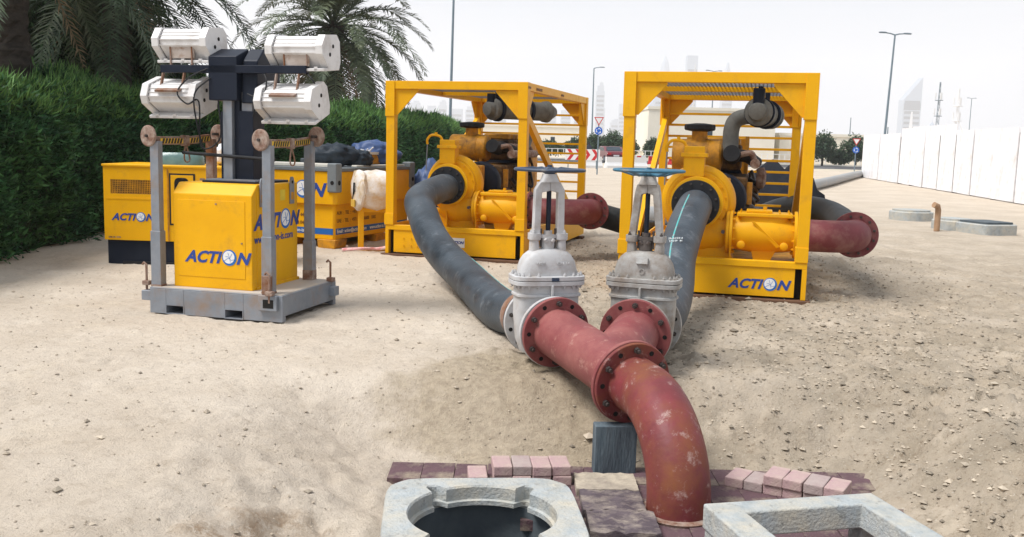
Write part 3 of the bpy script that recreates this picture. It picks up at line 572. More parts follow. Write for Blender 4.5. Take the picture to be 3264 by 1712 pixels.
# ------------------------------------------------------------------ hoses
def stripe_on(pts, r, side, m, parent, name, wd=.012, i0=0, i1=None):
    q = []; i1 = i1 or len(pts) - 1
    for i in range(i0, i1):
        T = (pts[i + 1] - pts[i - 1 if i else 0]).normalized(); s_ = Vector(side); s_ = (s_ - T * s_.dot(T)).normalized(); q.append(pts[i] + s_ * (r - wd * .72))
    return MB().sweep(q, wd, 8).build(name, m, parent, True)
hr = .186
h = thing('delivery_hose', (0, 0, 0), 'thick dusty black hose looping from the left pump down to the navy-wheeled valve', 'hose')
pl = bez([PLf((.79, .27, .96)), PLf((.79, .02, .955)), (-1.20, 12.45, .855), (-1.08, 11.7, .70), (-.94, 11.15, .52), (-.74, 10.6, .36), (-.44, 9.8, .22), (-.11, 8.42, .17), (.07, 7.85, .22), tuple(LB)], 10)
MB().sweep(pl, hr, 32).build('hose_body', HOSE, h, True)
stripe_on(pl, hr, (.55, -.1, .9), TEAL, h, 'stripe', i0=58)
MB().sweep(pl[-9:], hr + .008, 32).build('end_sleeve', RUSTG, h, True)
flange(h, LB + Vector((-.002, .004, 0)), (LB - LF), .255, .15, .03, BLKM, 0)
h2 = thing('delivery_hose', (0, 0, 0), 'thick black hose with a teal stripe running from the right pump to the blue-wheeled valve', 'hose')
pr = bez([PRf((.79, .27, .96)), PRf((.79, .05, .95)), (1.76, 9.9, .80), (1.56, 9.2, .56), (1.44, 8.6, .36), (1.30, 8.05, .25), (1.17, 7.72, .24), tuple(RB)], 10)
MB().sweep(pr, hr, 32).build('hose_body', HOSE, h2, True)
stripe_on(pr, hr, (-.35, -.4, .9), TEAL, h2, 'stripe', i0=12, i1=42)
MB().sweep(pr[-8:], hr + .008, 32).build('end_sleeve', RUSTG, h2, True)
flange(h2, RB + Vector((.002, .004, 0)), (RB - RF), .255, .15, .03, BLKM, 0)
for s_, zz, k in (('4 450', .0, 30), ('HDPE', -.06, 30)):
    c = pr[k]; T = (pr[k + 1] - pr[k]).normalized(); nrm = Vector((-.25, -.75, .6)); nrm = (nrm - T * nrm.dot(T)).normalized(); ux = nrm.cross(-T) * -1
    ux = (-T).cross(nrm) * -1; M = Matrix((ux, nrm.cross(ux), nrm)).transposed()
    text(s_, .055, mat('faded_white_print', (.42, .45, .46), rough=.7), h2, c + nrm * (hr - .002) - ux * .07 + M @ Vector((0, zz, 0)), M.to_euler(), 0, .001, ext=.006)
# hoses leaving the red bends behind each pump
sa = PLf((2.70, 1.04, .64))
tag(MB().sweep(bez([sa, PLf((2.72, 1.25, .62)), (1.62, 14.0, .5), (2.0, 14.6, .34), (2.9, 15.6, .22), (4.2, 17.5, .19), (6.2, 20.5, .19)], 9), .17, 26, wob=.02).build('suction_hose', HOSEB, smooth=True), 'black hose leading away from the red bend of the left pump set', 'hose')
sb = PRf((2.54, 1.04, .64))
tag(MB().sweep(bez([sb, PRf((2.50, 1.2, .66)), (4.16, 12.5, .74), (4.14, 13.3, .79), (4.05, 14.4, .74), (4.0, 16.0, .45), (4.6, 18, .2), (5.6, 21.2, .18)], 9), .185, 26, wob=.015).build('suction_hose', HOSEB, smooth=True), 'glossy black hose arching back from the red bend of the right pump set', 'hose')
GPIP = mat('grey_pipeline', (.30, .32, .34), (.22, .24, .26), 2, .6, dirt=(.45, .42, .38), dscale=2, damt=.35, dsoft=.4)
tag(MB().sweep(bez([(2.2, 19.6, .2), (3.3, 20.2, .2), (6.1, 26.1, .2), (8.3, 30.2, .2), (11.4, 37.8, .21), (14.2, 44, .22), (20.6, 58.6, .22), (27, 72, .22)], 10), .20, 20, wob=.04).build('pipeline', GPIP, smooth=True), 'long grey hose lying on the sand from behind the pumps to the hoarding', 'hose')
o = MB().loft([(-.05, 1.3, 1.6, 2.4), (.35, 1.25, 1.5, 2.3), (.75, .95, 1.1, 2.2), (1.02, .55, .6, 2), (1.1, .2, .2, 2)], 48).build('tarpaulin_pile', mat('black_sheeting', (.012, .013, .017), (.02, .022, .028), 3, .9, bump=.6, bscale=6, spec=.08), smooth=True)
for v_ in o.data.vertices: v_.co += Vector(v_.co).normalized() * (mnoise.noise(v_.co * 1.8) * .34 + mnoise.noise(v_.co * 5) * .16)
o.location = (7.35, 27.6, 0); tag(o, 'heap covered with crumpled black sheeting, seen through the bars of the right pump set', 'sheeted heap')

# ------------------------------------------------------------------ pit: paving, manhole frames, boards, loose pavers
pv = bpy.data.objects.new('pavement', None); COL.objects.link(pv); struct(pv)
vr = [MB().box((0, 0, 0), (.196, .296, .06)).mesh('paving_stone', PURP)]
rp = random.Random(3)
for j in range(7):
    for i in range(18):
        x = -.62 + .2 * i + (.1 if j % 2 else 0); y = 5.78 - .30 * j
        if (x + .115) ** 2 + (y - 4.70) ** 2 < .52 ** 2 or (x > 2.25) or (j > 1 and x < -.4): continue
        inst(vr[0], 'paving_stone', pv, (x, y, -.43 + rp.uniform(-.004, .004)), (rp.uniform(-.01, .01), rp.uniform(-.01, .01), rp.uniform(-.012, .012)))
def manhole():
    t = thing('manhole_frame', (-.115, 4.70, -.40), 'square pale concrete manhole surround with a round notched opening, front left in the pit', 'manhole', R(5))
    n = 128; H_ = .17
    def loop(kind, z):
        out = []
        for k in range(n):
            a = 2 * PI * k / n; c, s = math.cos(a), math.sin(a)
            if kind == 'o': r = .50 / ((abs(c) ** 6 + abs(s) ** 6) ** (1 / 6)); r = min(r, .62)
            elif kind == 'n':
                r = .375
                for a0 in (R(52), R(125), R(232), R(305)):
                    dd = abs((a - a0 + PI) % (2 * PI) - PI)
                    if dd < .11: r = .375 + .085 * (1 - (dd / .11) ** 4)
            elif kind == 'm':
                r = .358
                for a0 in (R(52), R(125), R(232), R(305)):
                    dd = abs((a - a0 + PI) % (2 * PI) - PI)
                    if dd < .10: r = .358 + .065 * (1 - (dd / .10) ** 4)
            else: r = kind
            out.append((r * c, r * s, z))
        return out
    loops = [loop('o', 0), loop('o', H_ - .012)] + [[(x * .985, y * .985, H_) for x, y, _ in loop('o', 0)]] + [[(x * 1.02, y * 1.02, H_) for x, y, _ in loop('n', 0)], loop('n', H_ - .01), loop('n', H_ - .075), loop('m', H_ - .08), loop('m', H_ - .105), loop(.43, H_ - .11), loop(.43, 0)]
    b = MB(); vs = [p for l_ in loops for p in l_]; m = len(loops)
    fs = [(i * n + k, i * n + (k + 1) % n, ((i + 1) % m) * n + (k + 1) % n, ((i + 1) % m) * n + k) for i in range(m) for k in range(n)]
    b.add(vs, fs); b.build('surround', CONC, t, True)
    MB().ring([(.425, .05), (.45, -.01), (.45, -1.1), (.425, -1.1)], (0, 0, 0), (0, 0, 1), 48).build('chamber_wall', mat('dark_concrete', (.10, .12, .13), (.07, .085, .10), 5, .8, bump=.4), t, True)  # darker bluish grey concrete than the surround
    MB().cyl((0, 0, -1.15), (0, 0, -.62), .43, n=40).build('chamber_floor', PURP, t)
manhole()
def rect_frame():
    t = thing('cover_frame', (1.56, 4.33, -.40), 'open rectangular pale concrete cover frame lying at the right side of the pit', 'cover frame', R(13.5))
    w2, h2, b_ = .475, .48, .145
    m = MB(); n = 4
    o_ = [(-w2, -h2), (w2, -h2), (w2, h2), (-w2, h2)]; i_ = [(-w2 + b_ + .02, -h2 + b_), (w2 - b_, -h2 + b_), (w2 - b_, h2 - b_), (-w2 + b_ + .02, h2 - b_)]
    ls = [[(x, y, .12) for x, y in o_], [(x, y, .25) for x, y in o_], [(x, y, .25) for x, y in i_], [(x * .98, y * .98, .12) for x, y in i_]]
    m.add([p for l_ in ls for p in l_], [(i * n + k, i * n + (k + 1) % n, ((i + 1) % 4) * n + (k + 1) % n, ((i + 1) % 4) * n + k) for i in range(4) for k in range(4)])
    m.build('frame_ring', CONC, t, bevel=.012)
    for sx in (-1, 1):
        for sy in (-1, 1): MB().box((sx * (w2 - .07), sy * (h2 - .07), .06), (.12, .12, .12)).build('foot', CONC, t, bevel=.01)
rect_frame()
# loose pavers: 0.115 x 0.21 x 0.06
pm = MB().box((0, 0, .03), (.112, .21, .059)).mesh('paver', PINK)
PINK2 = mat('grey_pink_paver', (.40, .33, .31), (.34, .26, .25), 12, .85, bump=.5, bscale=90)
pm2 = MB().box((0, 0, .03), (.112, .21, .059)).mesh('paver', PINK2)
PGRP = 'loose concrete pavers stacked beside the pit'
def paver(x, y, z, a, label, me=pm):
    o = bpy.data.objects.new('paver', me); COL.objects.link(o); o.location = (x, y, z); o.rotation_euler = (0, 0, a + rp.uniform(-.03, .03))
    b = o.modifiers.new('bevel', 'BEVEL'); b.width = .006; b.segments = 2; tag(o, label, 'paver', PGRP); return o
od = ['first', 'second', 'third', 'fourth', 'fifth', 'sixth']
a = R(4.5)
for k in range(4):
    for lay in (0, 1):
        x = -.03 + k * .1165 * math.cos(a); y = 5.64 + k * .1165 * math.sin(a)
        paver(x + rp.uniform(-.003, .003), y + rp.uniform(-.008, .008), -.40 + lay * .06, a, 'pink paver behind the round manhole, %s from the left in the %s course' % (od[k], 'top' if lay else 'bottom'), pm2 if (k == 1 and lay) else pm)
paver(-.175, 5.62, -.40, a, 'single pink paver lying just left of the stack behind the round manhole')
a = R(-31)
ex_, ey_ = Vector((math.cos(a), math.sin(a), 0)), Vector((-math.sin(a), math.cos(a), 0))
b0 = Vector((1.31, 5.64, 0)) + ex_ * .055 + ey_ * .105
for k in range(6):
    p = b0 + ex_ * .1165 * k; paver(p.x, p.y, -.40, a, 'paver of the bottom course right of the red elbow, %s from the elbow' % od[k], pm2 if k in (1, 4) else pm)
    if k >= 2:
        p = p - ey_ * .012; paver(p.x, p.y, -.34, a, 'pink paver of the top course right of the red elbow, %s from the elbow' % od[k - 2], pm2 if k == 4 else pm)
paver(.12, 4.98, -.40, .4, 'pink paver inside the round manhole opening').location.z = -1.02
# timber boards between the manholes
for k, (y0, y1, x0, x1, lab) in enumerate(((5.40, 5.68, .405, .765, 'sand covered timber board behind the other two, at the foot of the red elbow'), (5.08, 5.39, .42, .765, 'dark wet timber board in the middle between the manhole and the red elbow'), (4.76, 5.07, .435, .80, 'splintered timber board nearest the camera, beside the round manhole'))):
    b = MB(); nx, ny = 14, 12; rr2 = random.Random(k)
    top = [[(x0 + (x1 - x0) * i / nx, y0 + (y1 - y0) * j / ny, -.352 + .012 * mnoise.noise(Vector((i * .5 + k * 9, j * .5, 1))) + (.01 * rr2.random() if k == 2 else 0)) for i in range(nx + 1)] for j in range(ny + 1)]
    vs = [p for r_ in top for p in r_]; fs = [(j * (nx + 1) + i, j * (nx + 1) + i + 1, (j + 1) * (nx + 1) + i + 1, (j + 1) * (nx + 1) + i) for j in range(ny) for i in range(nx)]
    ed = [i for i in range(nx + 1)] + [j * (nx + 1) + nx for j in range(1, ny + 1)] + [ny * (nx + 1) + i for i in range(nx - 1, -1, -1)] + [j * (nx + 1) for j in range(ny - 1, 0, -1)]
    base = len(vs); vs += [(vs[i][0], vs[i][1], -.40) for i in ed]; m_ = len(ed)
    fs += [(ed[q], base + q, base + (q + 1) % m_, ed[(q + 1) % m_]) for q in range(m_)] + [tuple(range(base, base + m_))]
    b.add(vs, fs); tag(b.build('timber_board', WOODS if k == 0 else WOOD, smooth=True), lab, 'board')

# ------------------------------------------------------------------ light tower
TO, TA = (-3.264, 8.681), -14.6
t = thing('light_tower', (TO[0], TO[1], 0), 'yellow cabinet light tower with four white floodlights on a black cross arm', 'light tower', R(TA))
BW, BD, BH = 1.32, 1.08, .235
b = MB(); b.bb(0, BW, 0, BD, BH - .012, BH)
for x0, x1 in ((0, .165), (.345, .757), (.94, BW)): b.bb(x0, x1, 0, .012, 0, BH - .012)
for x0, x1 in ((.165, .345), (.757, .94)): b.bb(x0, x1, 0, .012, .085, BH - .012)
b.bb(0, BW, BD - .012, BD, 0, BH - .012)
for x in (0, BW - .012): b.bb(x, x + .012, .012, BD - .012, .05, BH - .012)
b.bb(0, .05, .012, .06, 0, .05); b.bb(BW - .05, BW, .012, .06, 0, .05); b.bb(0, .05, BD - .06, BD - .012, 0, .05); b.bb(BW - .05, BW, BD - .06, BD - .012, 0, .05)
b.build('base_frame', GALV, t, bevel=.004)
for x0 in (.165, .757):
    f_ = MB()
    for z in (-.0, .079): f_.bb(x0 - .004, x0 + .184, -.004, BD - .02, z, z + .008)
    for x in (x0 - .004, x0 + .176): f_.bb(x, x + .008, -.004, BD - .02, .008, .079)
    f_.bb(x0, x0 + .18, BD * .5, BD * .5 + .01, 0, .085); f_.build('fork_pocket', GALV, t)
MB().bb(.02, BW - .02, .014, BD - .014, BH, BH + .004).build('deck_plate', mat('sandy_deck', (.50, .42, .33), (.42, .40, .38), 4, .8), t)
cx0, cx1, cy0, cy1 = .172, .965, .12, .98
MB().prism([(cx0, cy0, BH), (cx0, cy0, 1.085), (cx0, cy0 + .10, 1.18), (cx0, cy1, 1.18), (cx0, cy1, BH)], (cx1 - cx0, 0, 0)).build('cabinet', YEL, t, bevel=.012)
fd = MB().bb(cx0 + .05, cx1 - .07, cy0 - .004, cy0 + .004, .34, 1.03).build('front_door', YEL, t, bevel=.002)
for x, y, z in ((cx0 + .44, 0, 1.0), (cx1 - .10, 0, .66)): MB().cyl((x, cy0 - .004, z), (x, cy0 - .012, z), .008, n=10).build('latch', RUST, fd)
MB().bb(cx1 - .002, cx1 + .004, cy0 + .08, cy1 - .05, BH + .05, 1.12).build('side_door', YEL, t, bevel=.002)
MB().bb(cx0 - .01, cx1 + .012, cy0 + .06, cy1 + .01, BH, BH + .03).build('skirt', YEL, t, bevel=.004)
for y in (.28, .84):
    lp = MB().prism([(cx1 + .006, y - .04, .98), (cx1 + .006, y + .04, .98), (cx1 + .006, y + .04, 1.20), (cx1 + .006, y + .02, 1.235), (cx1 + .006, y - .02, 1.235), (cx1 + .006, y - .04, 1.20)], (.012, 0, 0)).build('lifting_lug', GALV, t, bevel=.003)
    MB().cyl((cx1 + .018, y, 1.185), (cx1 + .0195, y, 1.185), .016, n=14).build('eye', HOLE, lp)
    MB().bb(cx1 + .018, cx1 + .0195, y - .025, y + .025, 1.02, 1.09).build('yellow_label', YELD, lp)
MB().bb(cx1 + .004, cx1 + .006, .62, .72, 1.02, 1.12).build('yellow_label', mat('label_yellow', (.75, .55, .05)), t)
logo(t, (.30, cy0 - .0055, .475), FRONT, .61)
logo(t, (cx1 + .0055, .15, .78), SIDE, .80)
text('www.action-is.com', .098, NAVY, t, (cx1 + .0055, .15, .66), SIDE, 0, .0015, .95)
MB().bb(.36, .90, .30, .92, 1.178, 1.20).build('mast_collar', BLKM, t, bevel=.004)
for k in range(5): MB().bb(.38, .88, .33 + k * .05, .35 + k * .05, 1.20, 1.212).build('collar_rib', GALV, t)
MB().bb(.505, .60, .42, .50, 1.20, 1.95).build('mast_tube', GALV, t, bevel=.006)
MB().bb(.655, .795, .45, .66, 1.20, 1.83).build('outer_mast', BLKM, t, bevel=.006)
MB().bb(.605, .655, .46, .62, 1.2, 1.95).build('mast_channel', BLKM, t)
MB().bb(.67, .775, .47, .63, 1.83, 2.0).build('inner_mast', GALV, t, bevel=.004)
MB().bb(.475, .505, .44, .62, 1.2, 1.82).build('mast_rail', BLKM, t)
MB().cyl((.10, .40, 1.44), (1.04, .40, 1.40), .016, n=10).build('lashing_bar', BLK, t, True)
MB().prism([(.375, .40, 1.92), (.375, .40, 2.315), (.375, .62, 2.40), (.375, .62, 1.92)], (.29, 0, 0)).build('head_box', BLKM, t, bevel=.01)
MB().prism([(.68, .45, 1.90), (.68, .48, 2.28), (.68, .60, 2.395), (.68, .86, 2.36), (.68, .90, 2.20), (.68, .88, 1.90)], (.15, 0, 0)).build('winch_cover', BLKM, t, bevel=.01)
MB().bb(-.12, 1.345, .40, .47, 2.165, 2.235).build('cross_arm', BLKM, t, bevel=.004)
def flood(x0, zc, pitch, up):
    L_ = .46; x0 = x0 + .04; Rm = Matrix.Rotation(pitch, 3, 'X'); c = Vector((x0, .56 if up else .50, zc))
    pr = [(-.165, -.01), (-.165, .055), (-.10, .135), (.10, .135), (.15, .08), (.15, -.08), (.12, -.135), (-.055, -.135)]
    P = lambda x, y, z: c + Rm @ Vector((x, y, z))
    f_ = MB().prism([P(.05, y, z) for y, z in pr], Vector((L_ - .02, 0, 0))).build('floodlight', LAMPW, t)
    for xx in (0, L_ + .03): MB().prism([P(xx - .008, y * 1.17, z * 1.13) for y, z in pr], Vector((.066, 0, 0))).build('end_cap', LAMPW, f_)
    for yy, zz in ((-.166, .0), (-.166, .05), (-.145, .082), (-.12, .112), (-.08, .136), (.0, .136)): MB().box(P(.05 + L_ / 2 - .01, yy, zz), (L_ - .03, .010, .010), M=Rm).build('cooling_rib', LAMPW, f_)
    MB().box(P(.05 + L_ / 2, -.005, -.149), (L_ + .07, .31, .026), M=Rm).build('lens_frame', LAMPW, f_, bevel=.004)
    for q in range(3): MB().box(P(.10 + q * .18, -.15, -.14), (.03, .02, .035), M=Rm).build('clip', LAMPW, f_)
    for xx in (.056, L_ + .018): MB().prism([P(xx, y * 1.02, z * 1.02) for y, z in pr], Vector((.006, 0, 0))).build('seam', STEEL, f_)
    for zz in (-.02, .05): MB().cyl(P(L_ + .086, -.02 + zz, zz), P(L_ + .091, -.02 + zz, zz), .018, n=12).build('cable_gland', HOLE, f_)
    m = MB(); xm = x0 + L_ / 2
    for xx in (.16, .38):
        a_, d_ = (P(xx, -.145, -.01), Vector((x0 + xx, .42, 2.235))) if up else (P(xx, -.10, .10), Vector((x0 + xx, .42, 2.165)))
        MB().bar(a_, d_, .030, .012, up=(1, 0, 0)).build('bracket', RUSTG, f_)
    pz = P(.27, -.145, -.06) if up else P(.27, -.125, .105)
    MB().box(pz, (.25, .02, .12) if up else (.25, .11, .02), M=Rm).build('ballast_plate', RUSTG if not up else mat('stained_plate', (.52, .46, .42), (.4, .33, .28), 5, .6, dirt=(.25, .12, .06), dscale=6, damt=.35), f_, bevel=.004)
flood(-.215, 2.43, R(6), True); flood(.93, 2.365, R(6), True)
flood(-.30, 1.955, R(20), False); flood(.85, 1.925, R(20), False)
for pts in ([(.40, .42, 2.22), (.22, .34, 2.12), (.12, .30, 1.98), (.22, .30, 1.88), (.32, .33, 1.90), (.33, .34, 1.5), (.50, .38, 1.58), (.48, .39, 1.92)],
            [(.40, .40, 2.12), (.30, .32, 2.0), (.29, .30, 1.86), (.33, .32, 1.60), (.36, .36, 1.45)], [(.92, .42, 2.18), (.97, .38, 2.10), (.96, .36, 2.0), (.86, .36, 1.96), (.78, .38, 1.98)],
            [(1.30, .45, 2.2), (1.40, .40, 2.12), (1.42, .42, 2.08)], [(.80, .44, 1.94), (.83, .42, 1.86), (.80, .44, 1.78)]):
    MB().sweep(bez(pts, 7), .0075, 7).build('cable', BLK, t, True)
for (x, y, top) in ((.045, .075, 1.54), (1.15, .075, 1.53), (0.03, .99, 1.57), (1.085, .99, 1.57)):
    rus = y > .5 and x < .5
    MB().bb(x - .042, x + .042, y - .035, y + .035, BH, top).build('corner_post', RUSTG if rus else GALV, t, bevel=.004)
    MB().bb(x - .05, x + .05, y - .043, y + .043, BH, .74 if y < .5 else .62).build('post_sleeve', GALV, t, bevel=.004)
    MB().bb(x - .052, x + .052, y - .045, y + .045, BH, BH + .10 if y > .5 else BH + .02).build('sleeve_foot', RUST, t)
    dx = -.045 if y < .5 else .075
    MB().lathe([(.03, -.014), (.085, -.014), (.095, -.006), (.095, .006), (.085, .014), (.03, .014)], (x + dx - .01, y - .03 if y < .5 else y + .02, top + .045), (-.25, -1, 0), 28).build('pulley_disc', RUST, t, True)
    MB().cyl((x + dx - .02, y - .06, top + .045), (x + dx, y + .02, top + .045), .014, n=10).build('axle', BOLT, t, True)
STRY = mat('stripe_yellow', (.85, .56, .05), (.75, .5, .06), 8, .6)
for xf, xb in ((.045, .02), (1.15, 1.09)):
    A_, Z_ = Vector((xf, .10, 1.545)), Vector((xb, .97, 1.575)); mid = (A_ + Z_) / 2 + Vector((0, 0, -.012))
    for a_, c_ in ((A_, mid - Vector((0, .03, 0))), (mid + Vector((0, .03, 0)), Z_)):
        MB().bar(a_, c_, .03, .075).build('guard_rail', RUSTG, t, bevel=.003)
        d = (c_ - a_); dn = d.normalized(); off = Vector((.0165, 0, 0)); up = Vector((0, 0, 1))
        sp_ = MB().bar(a_ + off + up * -.002 + dn * .02, c_ + off + up * -.002 - dn * .02, .004, .046).build('hazard_strip', STRY, t)
        for k in range(7):
            s0 = a_ + dn * (.035 + k * (d.length - .07) / 7) + off + Vector((.0022, 0, 0)); e_w = .032
            MB().prism([s0 + up * -.024, s0 + dn * e_w + up * -.024, s0 + dn * (e_w + .022) + up * .02, s0 + dn * .022 + up * .02], (.002, 0, 0)).build('black_stripe', mat('brown_black_print', (.05, .035, .02)), sp_)
    MB().box(mid + Vector((.005, 0, .0)), (.045, .10, .10)).build('hinge', RUST, t, bevel=.01)
    MB().sweep(bez([mid + Vector((.02, -.02, -.04)), mid + Vector((.02, -.04, -.16)), mid + Vector((.02, .0, -.20)), mid + Vector((.02, .05, -.17)), mid + Vector((.02, .0, -.05))], 5), .007, 6).build('hook', RUSTG, t, True)
for (x, y, s_) in ((-.09, .10, -1), (BW + .0, .98, 1), (1.22, -.03, 0)):
    if s_: MB().bb(min(x, x - .0) - .035, x + .06, y - .05, y + .05, .10, .19).build('outrigger_socket', GALV, t, bevel=.006)
    else:
        MB().bb(1.10, 1.28, -.035, .0, .10, .235).build('outrigger_socket', GALV, t, bevel=.006); MB().bb(1.15, 1.25, -.037, -.034, .125, .20).build('socket_opening', HOLE, t)
    MB().sweep([(x - .01, y, .17), (x - .01, y, .42), (x - .035, y, .44), (x - .05, y, .42)], .011, 8).build('locking_pin', RUSTG, t, True)
    MB().bb(x - .04, x + .03, y - .03, y + .03, .235, .275).build('pin_collar', RUST, t, bevel=.005)
MB().bb(1.12, 1.20, .0, .05, BH, .40).build('post_clamp', RUSTG, t, bevel=.004)

# ------------------------------------------------------------------ generator
t = thing('generator', (-5.0, 11.87, 0), 'yellow generator on a black base behind the light tower, with a grille and ACTION lettering', 'generator', R(-3))
GW, GD = 1.72, .95
b = MB(); b.bb(0, .085, 0, GD, .30, 1.20); b.bb(.595, GW, 0, GD, .30, 1.20); b.bb(.085, .595, 0, GD, .30, .865); b.bb(.085, .595, 0, GD, 1.04, 1.20); b.bb(.085, .595, .05, GD, .865, 1.04)
b.build('canopy', YEL, t)
MB().bb(-.015, GW + .015, -.015, GD + .015, 1.195, 1.225).build('roof', YEL, t, bevel=.008)
MB().bb(.085, .595, .045, .052, .865, 1.04).build('grille_backing', HOLE, t)
g_ = MB()
for k in range(25): x = .09 + .5 * k / 24; g_.bb(x - .004, x + .004, .001, .008, .865, 1.04)
for k in range(8): z = .87 + .165 * k / 7; g_.bb(.085, .595, .002, .007, z - .003, z + .003)
g_.build('grille_mesh', YELD, t, kind='stuff')
MB().bb(.03, .79, -.004, .0, .80, .82).build('crease', YEL, t)
MB().bb(.795, .81, -.012, .004, .30, 1.18).build('corner_edge', YELD, t)
MB().bb(.02, GW - .02, .03, GD - .03, .0, .30).build('base_tank', BLKM, t, bevel=.01)
MB().bb(.22, .95, .0, .10, -.02, .04).build('skid_foot', BLK, t)
MB().bb(.82, 1.14, -.006, .001, .50, 1.13).build('panel_seal', BLK, t); MB().bb(.84, 1.12, -.010, -.005, .52, 1.11).build('panel_door', YEL, t, bevel=.003)
MB().loft([(.0, .09, .10, 3.5), (.012, .085, .095, 3.5)], 28).build('control_window', HOLE, t, True)
o = [c for c in t.children if c.name.startswith('control_window')][0]; o.rotation_euler = (PI / 2, 0, 0); o.location = (.975, -.010, .98)
MB().bb(1.2, 1.26, -.006, .001, .92, 1.08).build('red_label', RUST, t); MB().bb(1.21, 1.24, -.008, -.004, .95, 1.05).build('white_label', WHT, t)
logo(t, (.10, -.0025, .545), FRONT, .50)
text('DSE 45  KVA', .028, RUST, t, (.05, -.002, .325), FRONT, 0, .0008)
o = MB().loft([(0, .30, .16, 3.5), (.10, .30, .15, 3), (.15, .27, .11, 2.5)], 32).build('green_sheet_roll', mat('murky_green_sheet', (.13, .22, .21), (.09, .16, .16), 6, .25, bump=.5, bscale=12), smooth=True); o.location = (-4.18, 12.2, 1.224); tag(o, 'folded murky green plastic sheet lying on top of the generator', 'plastic sheet')
def bag(name, loc, r, m, label, cat, seed, sq=(1, 1, .7)):
    bm = bmesh.new(); bmesh.ops.create_icosphere(bm, subdivisions=4, radius=1)
    for v_ in bm.verts:
        p = v_.co.copy(); q = p * 1.6 + Vector((seed, seed * 2, 0)); k = 1 + .22 * mnoise.noise(q) + .13 * mnoise.noise(q * 2.7) + .06 * mnoise.noise(q * 7) - .22 * abs(mnoise.noise(q * 2.1 + Vector((3, 1, 8)))) - .10 * abs(mnoise.noise(q * 5))
        v_.co = Vector((p.x * sq[0], p.y * sq[1], max(p.z, -.62) * sq[2])) * r * k
    z0 = min(v_.co.z for v_ in bm.verts)
    for v_ in bm.verts: v_.co.z -= z0; 
    for f_ in bm.faces: f_.smooth = True
    me = bpy.data.meshes.new(name); bm.to_mesh(me); bm.free(); me.materials.append(m); o = bpy.data.objects.new(name, me); COL.objects.link(o); o.location = loc; return tag(o, label, cat)
WBAG = mat('white_plastic_bag', (.78, .77, .78), (.7, .7, .72), 6, .3, bump=.5, bscale=18)
bag('plastic_bag', (-3.62, 12.25, 1.224), .15, WBAG, 'crumpled white plastic bag on the generator roof, left of the mast', 'plastic bag', 3, (1, .8, 1.15))

# ------------------------------------------------------------------ fuel tank
t = thing('fuel_tank', (-2.57, 14.05, 0), 'big yellow steel tank with a grey rim and corner castings, behind the light tower', 'tank', R(-22))
TW, TD = 2.1, 2.35
up = MB().prism([(-TW, 0, .64), (-.05, 0, .64), (0, .05, .64), (0, TD - .05, .64), (-.05, TD, .64), (-TW, TD, .64)], (0, 0, .48)).build('upper_shell', YEL, t, bevel=.012)
MB().prism([(-TW + .03, .05, .13), (-.08, .05, .13), (-.05, .08, .13), (-.05, TD - .08, .13), (-.08, TD - .05, .13), (-TW + .03, TD - .05, .13)], (0, 0, .51)).build('lower_shell', YEL, t, bevel=.008)
MB().bb(-TW - .02, .02, -.02, TD + .02, 1.12, 1.17).build('rim', mat('grey_rim', (.13, .15, .16), (.17, .19, .2), 4, .6), t, bevel=.008)
for x in (-TW - .03, -.13):
    for y in (-.03, TD - .13):
        c_ = MB().bb(x, x + .16, y, y + .16, .82, 1.24).build('corner_casting', mat('grey_casting', (.15, .17, .18), (.20, .22, .23), 5, .6, bump=.2), t, bevel=.02); MB().cyl((x + .16, y + .08, .96), (x + .163, y + .08, .96), .035, n=16).build('casting_hole', HOLE, c_); MB().cyl((x + .09, y, .96), (x + .09, y - .003, .96), .03, n=16).build('casting_hole', HOLE, c_)
for x in (-TW, -1.05, -.30):
    for y in (.0, TD / 2, TD - .32): MB().prism([(x, y, 0), (x + .28, y, 0), (x + .30, y, .13), (x - .02, y, .13)], (0, .32, 0)).build('foot', YELD, t, bevel=.01)
band = mat('blue_band', (.02, .13, .42), (.02, .11, .38), 4, .5)
MB().bb(-TW + .04, -.075, .046, .052, .20, .29).build('blue_band', band, t); MB().bb(-.052, -.046, .085, TD - .085, .20, .29).build('blue_band', band, t)
text('www.action-is.com', .075, WHT, t, (-.98, .044, .222), FRONT, 0, .001, .95); text('Email : action@action-is.com     www.action-is.com', .075, WHT, t, (-.044, .11, .222), SIDE, 0, .001, .95)
for z, a_, b2 in ((.49, 'AUH  :  TEL  :  +971  2  55 44980    FAX', 'TEL : +971  2  55 44018'), (.375, 'UAE  :  TEL  :  +971  4  88 46600    FAX', 'TEL : +971  4  88 04600')):
    text(a_, .075, mat('brown_print', (.22, .10, .02)), t, (-.0475, .11, z), SIDE, 0, .001, .9); text(b2, .07, MATS['brown_print'], t, (-1.1, .0465, z - .04), FRONT, 0, .001, .9)
logo(t, (-1.36, -.0025, .76), FRONT, 1.12)
def tp(x, y, z): return frame_pts((-2.57, 14.05), -22)((x, y, z))
o = MB().box((0, 0, 0), (1.85, .34, .05)).build('foam_board', mat('pale_board', (.72, .68, .6)), bevel=.01); o.location = tp(-1.15, .35, 1.197); o.rotation_euler = (0, 0, R(-22)); tag(o, 'long pale board lying on the front of the tank lid', 'board')
o = MB().box((0, 0, 0), (.10, 1.5, .03)).build('foam_board', MATS['pale_board'], bevel=.01); o.location = tp(-.12, 1.45, 1.187); o.rotation_euler = (0, 0, R(-22)); tag(o, 'narrow pale board lying along the right side of the tank lid', 'board')
o = thing('window_frame', tp(-.25, 1.5, 1.205), 'pale yellow frame standing on the tank lid in front of the blue tarpaulin', 'frame', R(68))
MB().bb(-.62, .62, -.02, .02, .0, .03).build('bottom_rail', YELD, o); MB().bb(-.62, .62, -.02, .02, .15, .19).build('top_rail', MATS['pale_board'], o)
